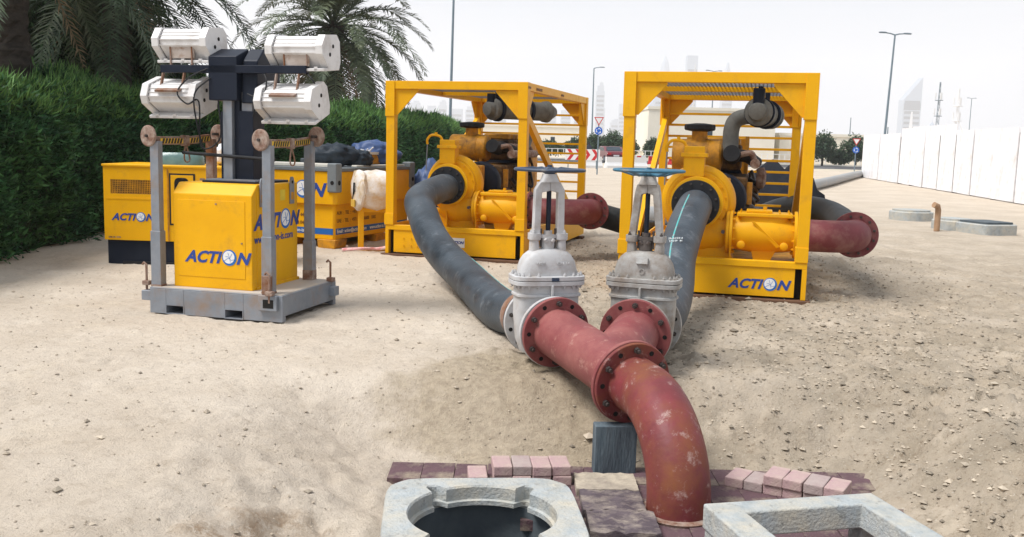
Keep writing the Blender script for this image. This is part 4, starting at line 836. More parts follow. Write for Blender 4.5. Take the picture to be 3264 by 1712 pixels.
MB().bb(-.6, .6, .0, .012, .03, .15).build('infill', YELD, o)
for x in (-.62, .58): MB().bb(x, x + .04, -.02, .02, .03, .15).build('end_rail', MATS['pale_board'], o)
p = tp(-.55, .75, 1.17); bag('bin_bag', p, .34, TARPK, 'black bin bag slumped on the tank lid behind the corner casting', 'bin bag', 5, (1.3, .8, .65))
p = tp(-.22, 1.0, 1.17); bag('bin_bag', p, .21, TARPK, 'smaller black bag on the tank lid, tied with white string', 'bin bag', 9, (1.1, .9, .8))
p = tp(-.45, 1.85, 1.17); bag('blue_tarpaulin', p, .33, TARPB, 'blue tarpaulin mound on the tank lid, left of the pump frame', 'tarpaulin', 12, (1.3, 1, .75))
p = tp(-.22, 1.22, 1.35); o = MB()
for k in range(5): o.sweep(bez([p, p + Vector((math.cos(k * 1.3) * .07, -.02, .08)), p + Vector((math.cos(k * 1.3) * .12, -.03, .13 - .03 * k))], 4), [.02] * 4 + [.012] * 4 + [.004], 6)
tag(o.build('white_tie', WBAG, smooth=True), 'white plastic tie knotted over the bags on the tank', 'tie')
bag('blue_tarpaulin', (-1.42, 16.4, 0), .33, TARPB, 'blue tarpaulin bundle seen inside the left pump frame, behind the hose', 'tarpaulin', 21, (1.0, .9, 2.3))
# wrapped drum on its yellow stand
t = thing('wrapped_reel', (-2.10, 13.98, 0), 'drum wrapped in clear plastic on a yellow post stand, left of the left pump frame', 'wrapped drum', R(12))
b = MB().lathe([(.12, -.02), (.25, .0), (.285, .02), (.285, .05), (.25, .09), (.27, .16), (.29, .3), (.28, .42), (.22, .48), (.1, .5)], (-.17, -.04, .88), (1, .25, -.03), 36).build('wrapped_drum', WRAP, t, True)
for v_ in b.data.vertices: v_.co += Vector((mnoise.noise(v_.co * 9), mnoise.noise(v_.co * 9 + Vector((5, 0, 0))), mnoise.noise(v_.co * 9 + Vector((0, 7, 0))))) * .035
for p0, p1, w1 in (((-.20, -.02, .78), (-.195, -.12, .98), .025), ((-.20, .02, .74), (-.20, -.03, .78), .03)): MB().bar(p0, p1, w1, .02).build('black_tape', BLK, b)
MB().box((-.205, -.06, .69), (.02, .16, .10), rz=.25).build('label', mat('pale_yellow_label', (.7, .45, .08)), b)
MB().bb(-.13, -.05, -.04, .04, .02, .66).build('post', YEL, t, bevel=.005)
MB().bb(-.05, .35, -.03, .03, .56, .62).build('cradle', YEL, t, bevel=.005)
MB().bb(-.30, .38, -.10, .10, .0, .025).build('foot_plate', YELD, t, bevel=.004)
MB().bb(-.30, -.27, -.1, .1, .025, .07).build('foot_lip', RUST, t); MB().bb(-.02, .0, -.1, .1, .025, .08).build('foot_lip', RUST, t)
PINKW = mat('red_white_tape', (.6, .18, .18), (.7, .6, .58), 14, .5)
tag(MB().sweep(bez([(-2.42, 13.75, .03), (-2.1, 13.72, .06), (-1.95, 13.80, .05), (-1.8, 13.72, .08), (-1.72, 13.66, .12)], 6), .022, 7, wob=.4).build('warning_tape', PINKW, smooth=True), 'crumpled red and white warning tape at the foot of the yellow stand', 'tape')

# ------------------------------------------------------------------ vegetation
def quads(name, V, m, parent=None):
    """V: (N, 4, 3) array of leaf quads"""
    N = len(V); me = bpy.data.meshes.new(name); me.vertices.add(N * 4); me.vertices.foreach_set('co', V.reshape(-1)); me.loops.add(N * 4); me.loops.foreach_set('vertex_index', np.arange(N * 4))
    me.polygons.add(N); me.polygons.foreach_set('loop_start', np.arange(0, N * 4, 4)); me.polygons.foreach_set('loop_total', np.full(N, 4)); me.update(); me.validate(); me.materials.append(m)
    o = bpy.data.objects.new(name, me); COL.objects.link(o); o.parent = parent; return o
def leaves(P, D, ln, wd, r=rng):
    N = len(P); D = D / np.linalg.norm(D, axis=1, keepdims=True); S = np.cross(D, r.normal(size=(N, 3))); S /= np.linalg.norm(S, axis=1, keepdims=True)
    ln = (ln * r.uniform(.6, 1.3, N))[:, None]; wd = (wd * r.uniform(.7, 1.2, N))[:, None]
    return np.stack([P, P + D * ln * .45 + S * wd, P + D * ln, P + D * ln * .45 - S * wd], 1)
# clipped hedge along the left, built over a polyline (centre line, width, height)
def n3(P, s): return np.array([mnoise.noise(Vector(p) * s) for p in P])
hp = [(-7.3, 7.2), (-7.15, 12), (-7.25, 16), (-7.2, 20), (-7.0, 24), (-5.9, 29), (-4.7, 35), (-4.0, 43), (-3.9, 56)]
hline = bez([(x, y, 0) for x, y in hp], 8); HT, HW = 2.25, .85
tt = thing('hedge', (-7.2, 12, 0), 'long dense dark green hedge running along the left behind the machines', 'hedge')
tt.location = (0, 0, 0)
core = MB(); secs = []
for i, p in enumerate(hline):
    T = (hline[min(i + 1, len(hline) - 1)] - hline[max(i - 1, 0)]).normalized(); S = Vector((T.y, -T.x, 0)); secs.append((p, T, S))
vs = []; 
for p, T, S in secs:
    for a_, z in ((-.75, 0), (-.78, 1.9), (-.4, 2.12), (.4, 2.12), (.74, 1.9), (.66, 0)): vs.append(p + S * a_ + Vector((0, 0, z)))
core.add(vs, [(i * 6 + k, i * 6 + k + 1, (i + 1) * 6 + k + 1, (i + 1) * 6 + k) for i in range(len(secs) - 1) for k in range(5)] + [tuple(range(6)), tuple(range(len(vs) - 6, len(vs)))])
core.build('branches', HCORE, tt)
cum = np.cumsum([0] + [(hline[i + 1] - hline[i]).length for i in range(len(hline) - 1)])
PX = np.array([[p.x, p.y] for p, _, _ in secs]); SX = np.array([[S.x, S.y] for _, _, S in secs])
NL = 300000
u = rng.random(NL) ** 1.55 * cum[-1]; px = np.interp(u, cum, PX[:, 0]); py = np.interp(u, cum, PX[:, 1]); sx = np.interp(u, cum, SX[:, 0]); sy = np.interp(u, cum, SX[:, 1])
sel = rng.random(NL); top = sel < .36
z = np.where(top, HT + rng.normal(0, .06, NL), rng.random(NL) ** .8 * HT)
side = np.where(top, rng.uniform(-HW, HW, NL), HW + rng.normal(0, .07, NL) - np.clip((z - 1.95) / .3, 0, 1) ** 2 * .22 - np.clip(.7 - z, 0, 1) * .12)
lump = vnoise(u * 1.3, z * 1.5 + side) * .40 + vnoise(u * 4 + 7, z * 4 + side * 3) * .30
side = side + np.where(top, 0, lump); z = z + np.where(top, lump * 1.3 + .22 * vnoise(u * 2.2, side * 2) + .12 * vnoise(u * 9, side * 9), 0) - np.where(top, np.abs(side) ** 3 * .25, 0)
P = np.stack([px + sx * side, py + sy * side, np.maximum(z, .03)], 1)
dr = np.stack([sx * np.where(top, .3, 1.0), sy * np.where(top, .3, 1.0), np.where(top, 1.3, .55)], 1) + rng.normal(0, .85, (NL, 3))
sc = .5 + .5 * np.clip(py / 16, .6, 2.2)
young = (z > 1.75) & (rng.random(NL) < .30)
quads('foliage', leaves(P[~young], dr[~young], .125 * sc[~young], .018 * sc[~young]), HEDGE, tt)
dy = dr[young] + np.array([0, 0, 1.6]); quads('young_shoots', leaves(P[young], dy, .21 * sc[young], .011 * sc[young]), mat('young_hedge_leaf', (.075, .17, .04), (.12, .23, .06), 1.5, .6, island=.4, spec=.2), tt)
def frond(base, d, L_, droop, m, parent, r, nl=46, name='frond', lw=.016, ll=.42):
    d = Vector(d).normalized(); hz = Vector((d.x, d.y, 0)); hz = hz.normalized() if hz.length > .01 else Vector((1, 0, 0))
    pts = []; p = Vector(base); dd = d.copy(); n = 22
    for i in range(n + 1): pts.append(p.copy()); dd = (dd + Vector((0, 0, -droop * (.25 + 1.2 * i / n) / n))).normalized(); p = p + dd * L_ / n
    V = []
    pa = np.array([tuple(x) for x in pts]); 
    for k in range(nl):
        t = .16 + .84 * (k + .3) / nl; f_ = t * n; i = min(int(f_), n - 1); c = pts[i].lerp(pts[i + 1], f_ - i); T = (pts[i + 1] - pts[i]).normalized(); S = T.cross(Vector((0, 0, 1)))
        S = S.normalized() if S.length > .05 else Vector((hz.y, -hz.x, 0)); N_ = S.cross(T)
        l0 = ll * (math.sin(PI * min(1, t * .93 + .05)) ** .6) * r.uniform(.8, 1.15)
        for s_ in (-1, 1):
            dv = (T * r.uniform(.55, .9) + S * s_ * r.uniform(.7, 1.0) + N_ * r.uniform(.05, .45)).normalized(); m1 = c + dv * l0 * .5; dv2 = (dv + Vector((0, 0, -r.uniform(.2, .6)))).normalized(); e = m1 + dv2 * l0 * .5
            W_ = dv.cross(N_).normalized() * lw
            V.append((c - W_ * .6, c + W_ * .6, m1 + W_, m1 - W_)); V.append((m1 - W_, m1 + W_, e + W_ * .12, e - W_ * .12))
    W2 = Vector((hz.y, -hz.x, 0))
    for i in range(n):
        w0 = .035 * (1 - i / n) + .006; w1 = .035 * (1 - (i + 1) / n) + .006
        V.append((pts[i] - W2 * w0, pts[i] + W2 * w0, pts[i + 1] + W2 * w1, pts[i + 1] - W2 * w1)); U_ = Vector((0, 0, 1)); V.append((pts[i] - U_ * w0 * .7, pts[i] + U_ * w0 * .7, pts[i + 1] + U_ * w1 * .7, pts[i + 1] - U_ * w1 * .7))
    V = np.array([[tuple(v_) for v_ in q_] for q_ in V]); return quads(name, V, m, parent)
def palm(x, y, h, r0, label, nf, L_, seed, fm, down=-.9, dead=6, ll=.42, lw=.016):
    r = random.Random(seed); t = thing('palm_tree', (x, y, 0), label, 'palm tree', 0, 'palm trees behind the hedge')
    b = MB(); n = 18; vs = []; fs = []; H = int(h * 9)
    for i in range(H + 1):
        zz = h * i / H; rr_ = r0 * (1.15 - .25 * i / H) * (1.0 + (.09 if i % 2 else -.05)) + (.10 if i > H * .9 else 0)
        for k in range(n): a_ = 2 * PI * (k + .5 * (i % 2)) / n; q_ = rr_ * (1 + .12 * r.uniform(-1, 1)); vs.append((math.cos(a_) * q_, math.sin(a_) * q_, zz + (.03 * r.random() if i else 0)))
    for i in range(H):
        for k in range(n): fs.append((i * n + k, i * n + (k + 1) % n, (i + 1) * n + (k + 1) % n, (i + 1) * n + k))
    b.add(vs, fs + [tuple(range(H * n, H * n + n))]); b.build('trunk', BARK, t)
    for k in range(nf):
        a_ = k * 2.39996 + r.uniform(-.2, .2); q_ = (k + .5) / nf; el = 1.35 - q_ * (1.35 - down) + r.uniform(-.1, .1)
        d = (math.cos(a_) * math.cos(el), math.sin(a_) * math.cos(el), math.sin(el)); bz = h + .25 - .45 * q_
        frond((math.cos(a_) * .12, math.sin(a_) * .12, bz), d, L_ * r.uniform(.85, 1.1), 1.5 + .7 * q_, fm, t, r, ll=ll, lw=lw)
    for k in range(dead):
        a_ = k * 2.39996 + 1; frond((math.cos(a_) * .15, math.sin(a_) * .15, h - .15), (math.cos(a_) * .6, math.sin(a_) * .6, -.9), L_ * .7, .8, DEADF, t, r, nl=24, name='dead_frond', ll=ll * .8, lw=lw)
    for k in range(26):
        a_ = k * 2.39996; zz = h - .05 - .02 * k; c = Vector((math.cos(a_), math.sin(a_), 0)); MB().bar(c * r0 * .8 + Vector((0, 0, zz)), c * (r0 + .16) + Vector((0, 0, zz + .22)), .09, .03).build('boot', BARK, t)
    return t
palm(-6.95, 37.5, 5.75, .30, 'date palm with a full arching crown standing clear against the sky', 84, 4.1, 1, FRONDG, -.75, 8, .66, .028)
palm(-7.75, 15.2, 4.9, .26, 'thick palm trunk at the far left edge with fronds hanging over the hedge', 48, 3.4, 2, FROND, -.35, 1)
palm(-7.6, 18.8, 4.9, .25, 'palm with drooping grey fronds above the upper left floodlight', 70, 3.5, 3, FROND, -.95, 3)
def clump_tree(name, loc, crowns, N, ll, m, label, cat='tree', seed=1, trunk=None, group=None, limbs=True):
    r = np.random.default_rng(seed); t = thing(name, loc, label, cat, 0, group); Ps = []; Ds = []
    tot = sum(c[3] * c[4] * c[5] for c in crowns)
    for (cx, cy, cz, rx, ry, rz) in crowns:
        k = int(N * rx * ry * rz / tot); d = r.normal(size=(k, 3)); d /= np.linalg.norm(d, axis=1, keepdims=True)
        nn = vnoise(np.arctan2(d[:, 1], d[:, 0]) * 2.2 + cx, d[:, 2] * 3 + cz) + .6 * vnoise(np.arctan2(d[:, 1], d[:, 0]) * 6 + cy, d[:, 2] * 8)
        rad = (.80 + .55 * nn) * r.random(k) ** .25; Ps.append(np.array([cx, cy, cz]) + d * rad[:, None] * [rx, ry, rz]); Ds.append(d + r.normal(0, .7, (k, 3)) + [0, 0, -.1])
    quads('crown', leaves(np.concatenate(Ps), np.concatenate(Ds), ll, ll * .28, r), m, t)
    th_ = trunk or .12; b = MB(); top = crowns[0]
    b.sweep(bez([(0, 0, 0), (.05, 0, top[2] * .5), (top[0], top[1], top[2])], 4), [th_ * (1 - .07 * i) for i in range(9)], 8)
    for c in crowns[1:]: b.sweep([(0.02, 0, top[2] * .45), (c[0] * .6, c[1] * .6, c[2] * .8), (c[0], c[1], c[2])], [th_ * .6, th_ * .4, th_ * .15], 6)
    b.build('trunk', BARK, t, True); return t
clump_tree('broadleaf_tree', (-9.4, 20.5, 0), [(0, 0, 2.8, 1.7, 1.4, 1.7), (1.5, .3, 2.6, 1.4, 1.1, 1.3), (-1.7, 0, 2.8, 1.6, 1.2, 1.7), (.7, 0, 3.8, 1.5, 1, 1.2), (-1.2, 0, 4.3, 1.5, 1.0, 1.0)], 90000, .12, LEAFD, 'dark bushy tree filling the gap between the two left palms', seed=4, trunk=.14)
clump_tree('broadleaf_tree', (-8.3, 22, 0), [(0, 0, 2.6, 1.0, 1.0, .85), (.7, .5, 2.3, .8, .8, .7), (-1, .4, 3.0, 1, 1, .9)], 24000, .12, LEAFD, 'dark shrub rising just above the hedge behind the upper left floodlight', seed=5)
clump_tree('broadleaf_tree', (-13.5, 24, 0), [(0, 0, 3.2, 2.6, 2, 2.4), (-3, 0, 3.2, 2.5, 2, 2.4), (2.4, 1, 2.8, 1.6, 1.5, 2), (0, 0, 5, 2.4, 2, 1.4)], 50000, .16, LEAFD, 'dense dark tree farther back at the left edge', seed=6)
for k, (px_, hh) in enumerate(((-8.1, 3.5), (-7.45, 3.8), (-6.75, 3.3), (-6.15, 3.5))):
    clump_tree('conifer', (px_, 46 + k % 2, 0), [(0, 0, hh * .62, .55, .5, hh * .40), (.25, .1, hh * .45, .5, .5, hh * .3)], 4500, .14, LEAFF, 'slim grey green conifer beyond the hedge, %s from the palm' % od[k], seed=20 + k, trunk=.07, group='conifers beyond the hedge')

# ------------------------------------------------------------------ hoarding
t = thing('hoarding', (0, 0, 0), 'tall white panel hoarding running down the right side of the site', 'fence')
A_ = Vector((21.0, 59.3, 0)); Z_ = Vector((13.6, 13.2, 0)); d = (Z_ - A_); ln = d.length; d.normalize(); nrm = Vector((d.y, -d.x, 0)); npan = 19; wp = ln / npan; rr = random.Random(5)
for k in range(npan):
    c = A_ + d * (k + .5) * wp; hgt = 2.5 + rr.uniform(-.03, .03) + (.25 if k in (4, 5, 6, 7) else 0)
    gp = rr.choice([.04, .08, .14]); o = MB().box((0, 0, 0), (wp - gp, .045, hgt)).build('panel', HOARD, t)
    o.location = c + Vector((0, 0, hgt / 2 + .04)) + nrm * rr.uniform(-.03, .03); o.rotation_euler = (rr.uniform(-.006, .006), rr.uniform(-.012, .012), math.atan2(d.y, d.x) + rr.uniform(-.01, .01))
    e = A_ + d * k * wp; o = MB().bb(-.11, .11, -.03, .03, 0, 2.35).build('fence_post', STEEL, t); o.location = e + Vector((d.y, -d.x, 0)) * (.10 if (Vector((d.y, -d.x, 0)).x > 0) else -.10)
# ------------------------------------------------------------------ concrete slabs on the sand
def slab(x, y, a, w_, d_, e, label, lid):
    t = thing('concrete_slab', (x, y, 0), label, 'concrete slab', a)
    MB().loft([(-.03, w_, d_, e), (.19, w_, d_, e), (.21, w_ - .02, d_ - .02, e)], 40).build('slab_ring', CONC, t, True)
    MB().loft([(.21, w_ * .86, d_ * .86, e), (.25, w_ * .86, d_ * .86, e)], 32).build('cover', MATS['dark_concrete'] if lid else CONC, t, True)
slab(9.55, 23.4, .25, .46, .46, 2.6, 'low rounded concrete manhole slab alone on the sand by the hoarding', False)
slab(9.35, 20.7, .3, .34, .42, 3, 'pale concrete slab leaning against the darker one on the right sand', False)
slab(9.72, 20.0, .3, .42, .46, 8, 'square concrete slab with a dark recessed cover, nearest the hoarding', True)
t = thing('pipe_stub', (8.80, 20.2, 0), 'short rusty brown pipe standing up beside the concrete slabs', 'pipe')
MB().sweep([(0, 0, 0), (0, 0, .44), (-.03, -.02, .52), (-.12, -.05, .55)], .06, 14).build('stub_tube', mat('brown_pipe', (.42, .27, .17), (.3, .18, .1), 5, .8), t, True)

# ------------------------------------------------------------------ road and distance
def sheet(name, y0, y1, x0, x1, z, m, slope=0): return struct(MB().prism([(x0, y0, z), (x1, y0 + slope, z), (x1, y1 + slope, z), (x0, y1, z)], (0, 0, -.02)).build(name, m))
sheet('road', 76, 98, -60, 120, .012, ASPH); sheet('verge', 104, 150, -90, 160, .012, mat('pale_verge', (.62, .53, .43), (.55, .47, .38), .3, .9))
for k, y in enumerate((75.6, 98)): struct(MB().bb(-60, 120, y, y + .4, -.05, .13).build('kerb', CREAM))
for x in range(-30, 60, 6): pass
mk = MB(); [mk.bb(x, x + 2.4, 86.9, 87.1, .013, .016) for x in range(-40, 90, 6)]; struct(mk.build('lane_marking', WHT))
def lamp_post(x, y, h, dbl, label, ang=0, lean=0, r=.11):
    t = thing('street_lamp', (x, y, 0), label, 'street lamp', ang, 'street lamps along the road'); t.rotation_euler = (0, lean, ang)
    MB().cyl((0, 0, 0), (0, 0, h), r, r * .62, 12).build('pole', POLE, t, True)
    for s_ in ((-1, 1) if dbl else (1,)):
        MB().sweep([(0, 0, h), (s_ * .35, 0, h + .10), (s_ * .8, 0, h + .14)], [.06, .05, .04], 8).build('arm', POLE, t, True)
        MB().loft([(h + .10, .30, .10, 2.6, s_ * 1.0, 0), (h + .17, .36, .13, 2.6, s_ * 1.0, 0), (h + .22, .25, .08, 2.4, s_ * 1.0, 0)], 16).build('lamp_head', POLE, t, True)
lamp_post(-6.15, 91.5, 18, True, 'tall lamp post behind the left pump frame, cut off by the picture top', .3, .012, .15)
lamp_post(9.5, 122.2, 10.8, False, 'lamp post between the two pump frames', 0, -.004)
lamp_post(30.3, 81, 11.0, True, 'double-headed lamp post behind the end of the hoarding', .0, .028)
lamp_post(28.3, 142.6, 12.3, True, 'small distant double-headed lamp post above the right pump frame', .3)
lamp_post(104, 226, 14, True, 'far lamp post faint above the hoarding at the right edge', .3)
SIGNB = mat('sign_blue', (.02, .14, .6)); SIGNR = mat('sign_red', (.62, .03, .035))
def sign(x, y, h, s_, label):
    t = thing('road_sign', (x, y, 0), label, 'road sign'); MB().cyl((0, 0, 0), (0, 0, h), .035, n=8).build('pole', POLE, t, True)
    a_ = MB().prism([(-.42 * s_, -.05, h), (.42 * s_, -.05, h), (0, -.05, h - .72 * s_)], (0, .02, 0)).build('give_way_plate', SIGNR, t)
    MB().prism([(-.30 * s_, -.052, h - .07 * s_), (.30 * s_, -.052, h - .07 * s_), (0, -.052, h - .58 * s_)], (0, .002, 0)).build('plate_face', WHT, a_)
    c = MB().cyl((0, -.03, h - 1.15 * s_), (0, -.05, h - 1.15 * s_), .33 * s_, n=28).build('roundabout_plate', SIGNB, t)
    for k in range(3):
        a2 = 2 * PI * k / 3 + .3; P = lambda a, r: (math.cos(a) * r * s_, -.053, h - 1.15 * s_ + math.sin(a) * r * s_)
        MB().sweep([P(a2 + q * .32, .19) for q in range(4)], .028 * s_, 6).build('arrow', WHT, c); MB().prism([P(a2 + 1.0, .27), P(a2 + 1.0, .11), P(a2 + 1.6, .19)], (0, .002, 0)).build('arrow_head', WHT, c)
sign(4.35, 51.6, 3.0, .62, 'give way and roundabout signs on one pole, just right of the left pump frame'); sign(24.1, 69.5, 2.45, .7, 'give way and roundabout signs by the end of the hoarding')
t = thing('chevron_board', (4.3, 62.4, 0), 'red and white chevron board beside the road, seen through the left pump frame', 'road sign')
MB().bb(-1.1, 1.1, -.02, .02, .55, 1.25).build('board', WHT, t)
for k in range(4): x = -1.0 + k * .52; MB().prism([(x, -.024, .56), (x + .22, -.024, .56), (x + .46, -.024, .9), (x + .22, -.024, 1.24), (x, -.024, 1.24), (x + .24, -.024, .9)], (0, .003, 0)).build('chevron', SIGNR, t)
for x in (-.9, .9): MB().bb(x - .03, x + .03, .02, .06, 0, 1.2).build('leg', POLE, t)
# jersey barriers
def barrier(x, y, a_, me, m, label, red):
    t = thing('road_barrier', (x, y, 0), label, 'barrier', a_, 'red and white plastic barriers' if red else 'white plastic barriers')
    for k in range(4 if red else 1):
        w_ = .36 if red else 1.5; x0 = -.72 + k * .36 if red else -.75; pr = [(x0, -.22, 0), (x0, -.22, .15), (x0, -.08, .4), (x0, -.07, .75), (x0, .07, .75), (x0, .08, .4), (x0, .22, .15), (x0, .22, 0)]
        MB().prism([(p[0], p[1], p[2]) for p in pr], (w_ - .005, 0, 0)).build('panel', (SIGNR if k % 2 == 0 else WHT) if red else WHT, t)
ol = ['first', 'second', 'third', 'fourth', 'fifth', 'sixth', 'seventh', 'eighth']
for k in range(3): barrier(9.6 + k * 1.7, 77.3 + k * .6, .3, None, None, 'red and white plastic road barrier, %s from the left beside the right pump frame' % ol[k], True)
for k in range(3): barrier(5.2 + k * 1.65, 66 + k * 1.0, .5, None, None, 'white plastic barrier on the near roadside below the parked car, %s from the left' % ol[k], False)
# car
t = thing('car', (8.3, 86.0, .02), 'small dark red saloon car seen from behind on the road', 'car', R(100))
CARR = mat('dark_red_car_paint', (.16, .02, .03), (.15, .02, .03), 2, .3, coat=.5)
b = MB(); pr = [(-2.1, .35), (-2.15, .75), (-2.0, .95), (-1.4, 1.0), (-.9, 1.38), (.35, 1.40), (1.05, .98), (1.95, .86), (2.15, .62), (2.1, .32)]
b.prism([(x, -.82, z) for x, z in pr], (0, 1.64, 0)); b.build('body', CARR, t, bevel=.06, seg=3)
for y in (-.825, .81): MB().prism([(-1.2, y, 1.02), (-.85, y, 1.30), (.28, y, 1.32), (.82, y, 1.02)], (0, .015, 0)).build('side_window', GLASS, t)
MB().prism([(-1.43, -.68, 1.02), (-1.43, .68, 1.02), (-.95, .6, 1.355), (-.95, -.6, 1.355)], (-.012, 0, .012)).build('rear_window', GLASS, t); MB().prism([(1.03, -.68, 1.02), (1.03, .68, 1.02), (.42, .6, 1.375), (.42, -.6, 1.375)], (.012, 0, .012)).build('windscreen', GLASS, t)
for x in (-1.3, 1.3):
    for y in (-.84, .68): w_ = MB().cyl((x, y, .32), (x, y + .16, .32), .32, n=20).build('wheel', BLK, t, True); MB().cyl((x, y - .005, .32), (x, y + .165, .32), .18, n=16).build('rim', GALV, w_, True)
for y in (-.75, .45): MB().bb(-2.16, -2.08, y, y + .3, .68, .84).build('tail_light', SIGNR, t)
MB().bb(-2.17, -2.14, -.25, .25, .55, .68).build('number_plate', WHT, t); MB().bb(-2.2, -2.05, -.8, .8, .32, .5).build('bumper', BLK, t, bevel=.03)
# person walking by the road
t = thing('person', (5.4, 72, 0), 'distant person in dark clothes standing near the chevron board', 'person')
me = bpy.data.meshes.new('body'); jt = [(0, 0, .95, .13), (0, 0, 1.2, .14), (0, 0, 1.42, .15), (0, -.01, 1.52, .06), (0, -.01, 1.64, .095), (0, 0, 1.74, .07), (.18, 0, 1.40, .06), (.24, 0, 1.12, .045), (.25, -.05, .88, .035), (-.18, 0, 1.40, .06), (-.24, 0, 1.12, .045), (-.22, -.06, .88, .035), (.09, 0, .88, .09), (.10, -.02, .48, .06), (.11, .02, .08, .045), (.11, -.12, .04, .04), (-.09, 0, .88, .09), (-.10, .03, .48, .06), (-.12, .07, .08, .045), (-.12, -.07, .04, .04)]
me.from_pydata([j[:3] for j in jt], [(0, 1), (1, 2), (2, 3), (3, 4), (4, 5), (2, 6), (6, 7), (7, 8), (2, 9), (9, 10), (10, 11), (0, 12), (12, 13), (13, 14), (14, 15), (0, 16), (16, 17), (17, 18), (18, 19)], [])
me.materials.append(mat('navy_workwear', (.03, .035, .06), (.025, .03, .05), 4, .8)); o = bpy.data.objects.new('body', me); COL.objects.link(o); o.parent = t; o.modifiers.new('skin', 'SKIN'); o.modifiers.new('sub', 'SUBSURF').levels = 1
for i, j in enumerate(jt): me.skin_vertices[0].data[i].radius = (j[3], j[3] * .85)
me.skin_vertices[0].data[0].use_root = True
MB().loft([(1.60, .07, .08, 2, 0, -.01), (1.70, .085, .095, 2, 0, 0), (1.76, .06, .07, 2, 0, 0)], 14).build('hair', BLK, t, True)
# white boundary wall and railings, cream buildings
def wall_thing(name, x0, x1, y, h, label, m, cat='wall'):
    t = thing(name, (0, 0, 0), label, cat); MB().bb(x0, x1, y, y + .3, 0, h).build('wall_face', m, t); MB().bb(x0, x1, y - .05, y + .35, h, h + .08).build('coping', m, t)
    for k in range(int((x1 - x0) / 4)): MB().bb(x0 + k * 4, x0 + k * 4 + .3, y - .08, y, 0, h).build('pier', m, t)
wall_thing('boundary_wall', 6, 60, 108, .9, 'low pale boundary wall across the road', CREAM)
t = thing('railing', (0, 0, 0), 'pale post and rail railing along the far side of the road', 'railing')
MB().bb(-10, 44, 101.0, 101.06, .98, 1.03).build('top_rail', WHT, t); MB().bb(-10, 44, 101.0, 101.06, .5, .54).build('middle_rail', WHT, t)
VRP = MB().box((0, 0, 0), (.07, .07, 1.0)).mesh('rail_post', WHT)
for k in range(90): inst(VRP, 'rail_post', t, (-10 + k * .6, 101.03, .5))
def building(x, y, w_, d_, h, label, m, floors, win=(1.2, 1.2), pitch=4, name='building'):
    t = thing(name, (x, y, 0), label, 'building'); MB().bb(-w_ / 2, w_ / 2, 0, d_, 0, h).build('wall', m, t); MB().bb(-w_ / 2 - .1, w_ / 2 + .1, -.1, d_ + .1, h, h + .3).build('parapet', m, t)
    wm = MB().bb(-win[0] / 2, win[0] / 2, -.03, .02, -win[1] / 2, win[1] / 2).mesh('window', GLASS)
    for f_ in range(floors):
        for k in range(int(w_ / pitch)): inst(wm, 'window', t, (-w_ / 2 + pitch * (k + .5), 0, h * (f_ + .55) / floors))
    return t
building(20.8, 104.5, 13.5, 10, 5.4, 'tall plain cream building seen through the bars of the right pump frame', CREAM, 1, (.7, .9), 13)
building(37, 106, 17, 12, 3.0, 'low cream villa between the right pump frame and the hoarding', CREAM, 1, (.7, 1.1), 3.4)
building(2, 116, 12, 8, 3.4, 'long low cream building behind the chevron board', CREAM, 1, (.5, .8), 2.4)
for k, (x, y, hh, wd) in enumerate(((6.6, 104, 2.2, 2.4), (8.4, 105, 2.7, 1.9), (10.3, 104, 3.1, 2.1), (11.9, 105, 2.6, 1.8), (14.4, 103, 2.4, 1.2), (30.7, 98, 3.5, 1.9), (34.2, 98.5, 3.2, 2.3), (32.6, 98.6, 1.6, 1.4), (-4, 129, 2.2, 2.4), (3.4, 104, 1.9, 2.6))):
    lab = ('rounded tree beyond the road, %s in the row between the pump frames' % ol[k]) if k < 4 else ['small round tree beside the left post of the right pump frame', 'tree just right of the right pump frame in front of the cream villa', 'bushy tree by the sign at the end of the hoarding', 'low shrub between the two trees by the cream villa', 'far tree behind the left pump frame', 'low far tree left of the row between the pump frames'][k - 4]
    clump_tree('round_tree', (x, y, 0), [(0, 0, hh * .58, wd * .55, wd * .5, hh * .45), (wd * .35, 0, hh * .5, wd * .4, wd * .4, hh * .36), (-wd * .35, .3, hh * .48, wd * .42, wd * .4, hh * .36)], 3500, .24, LEAFF, lab, seed=40 + k, trunk=.12, group='trees beyond the road')
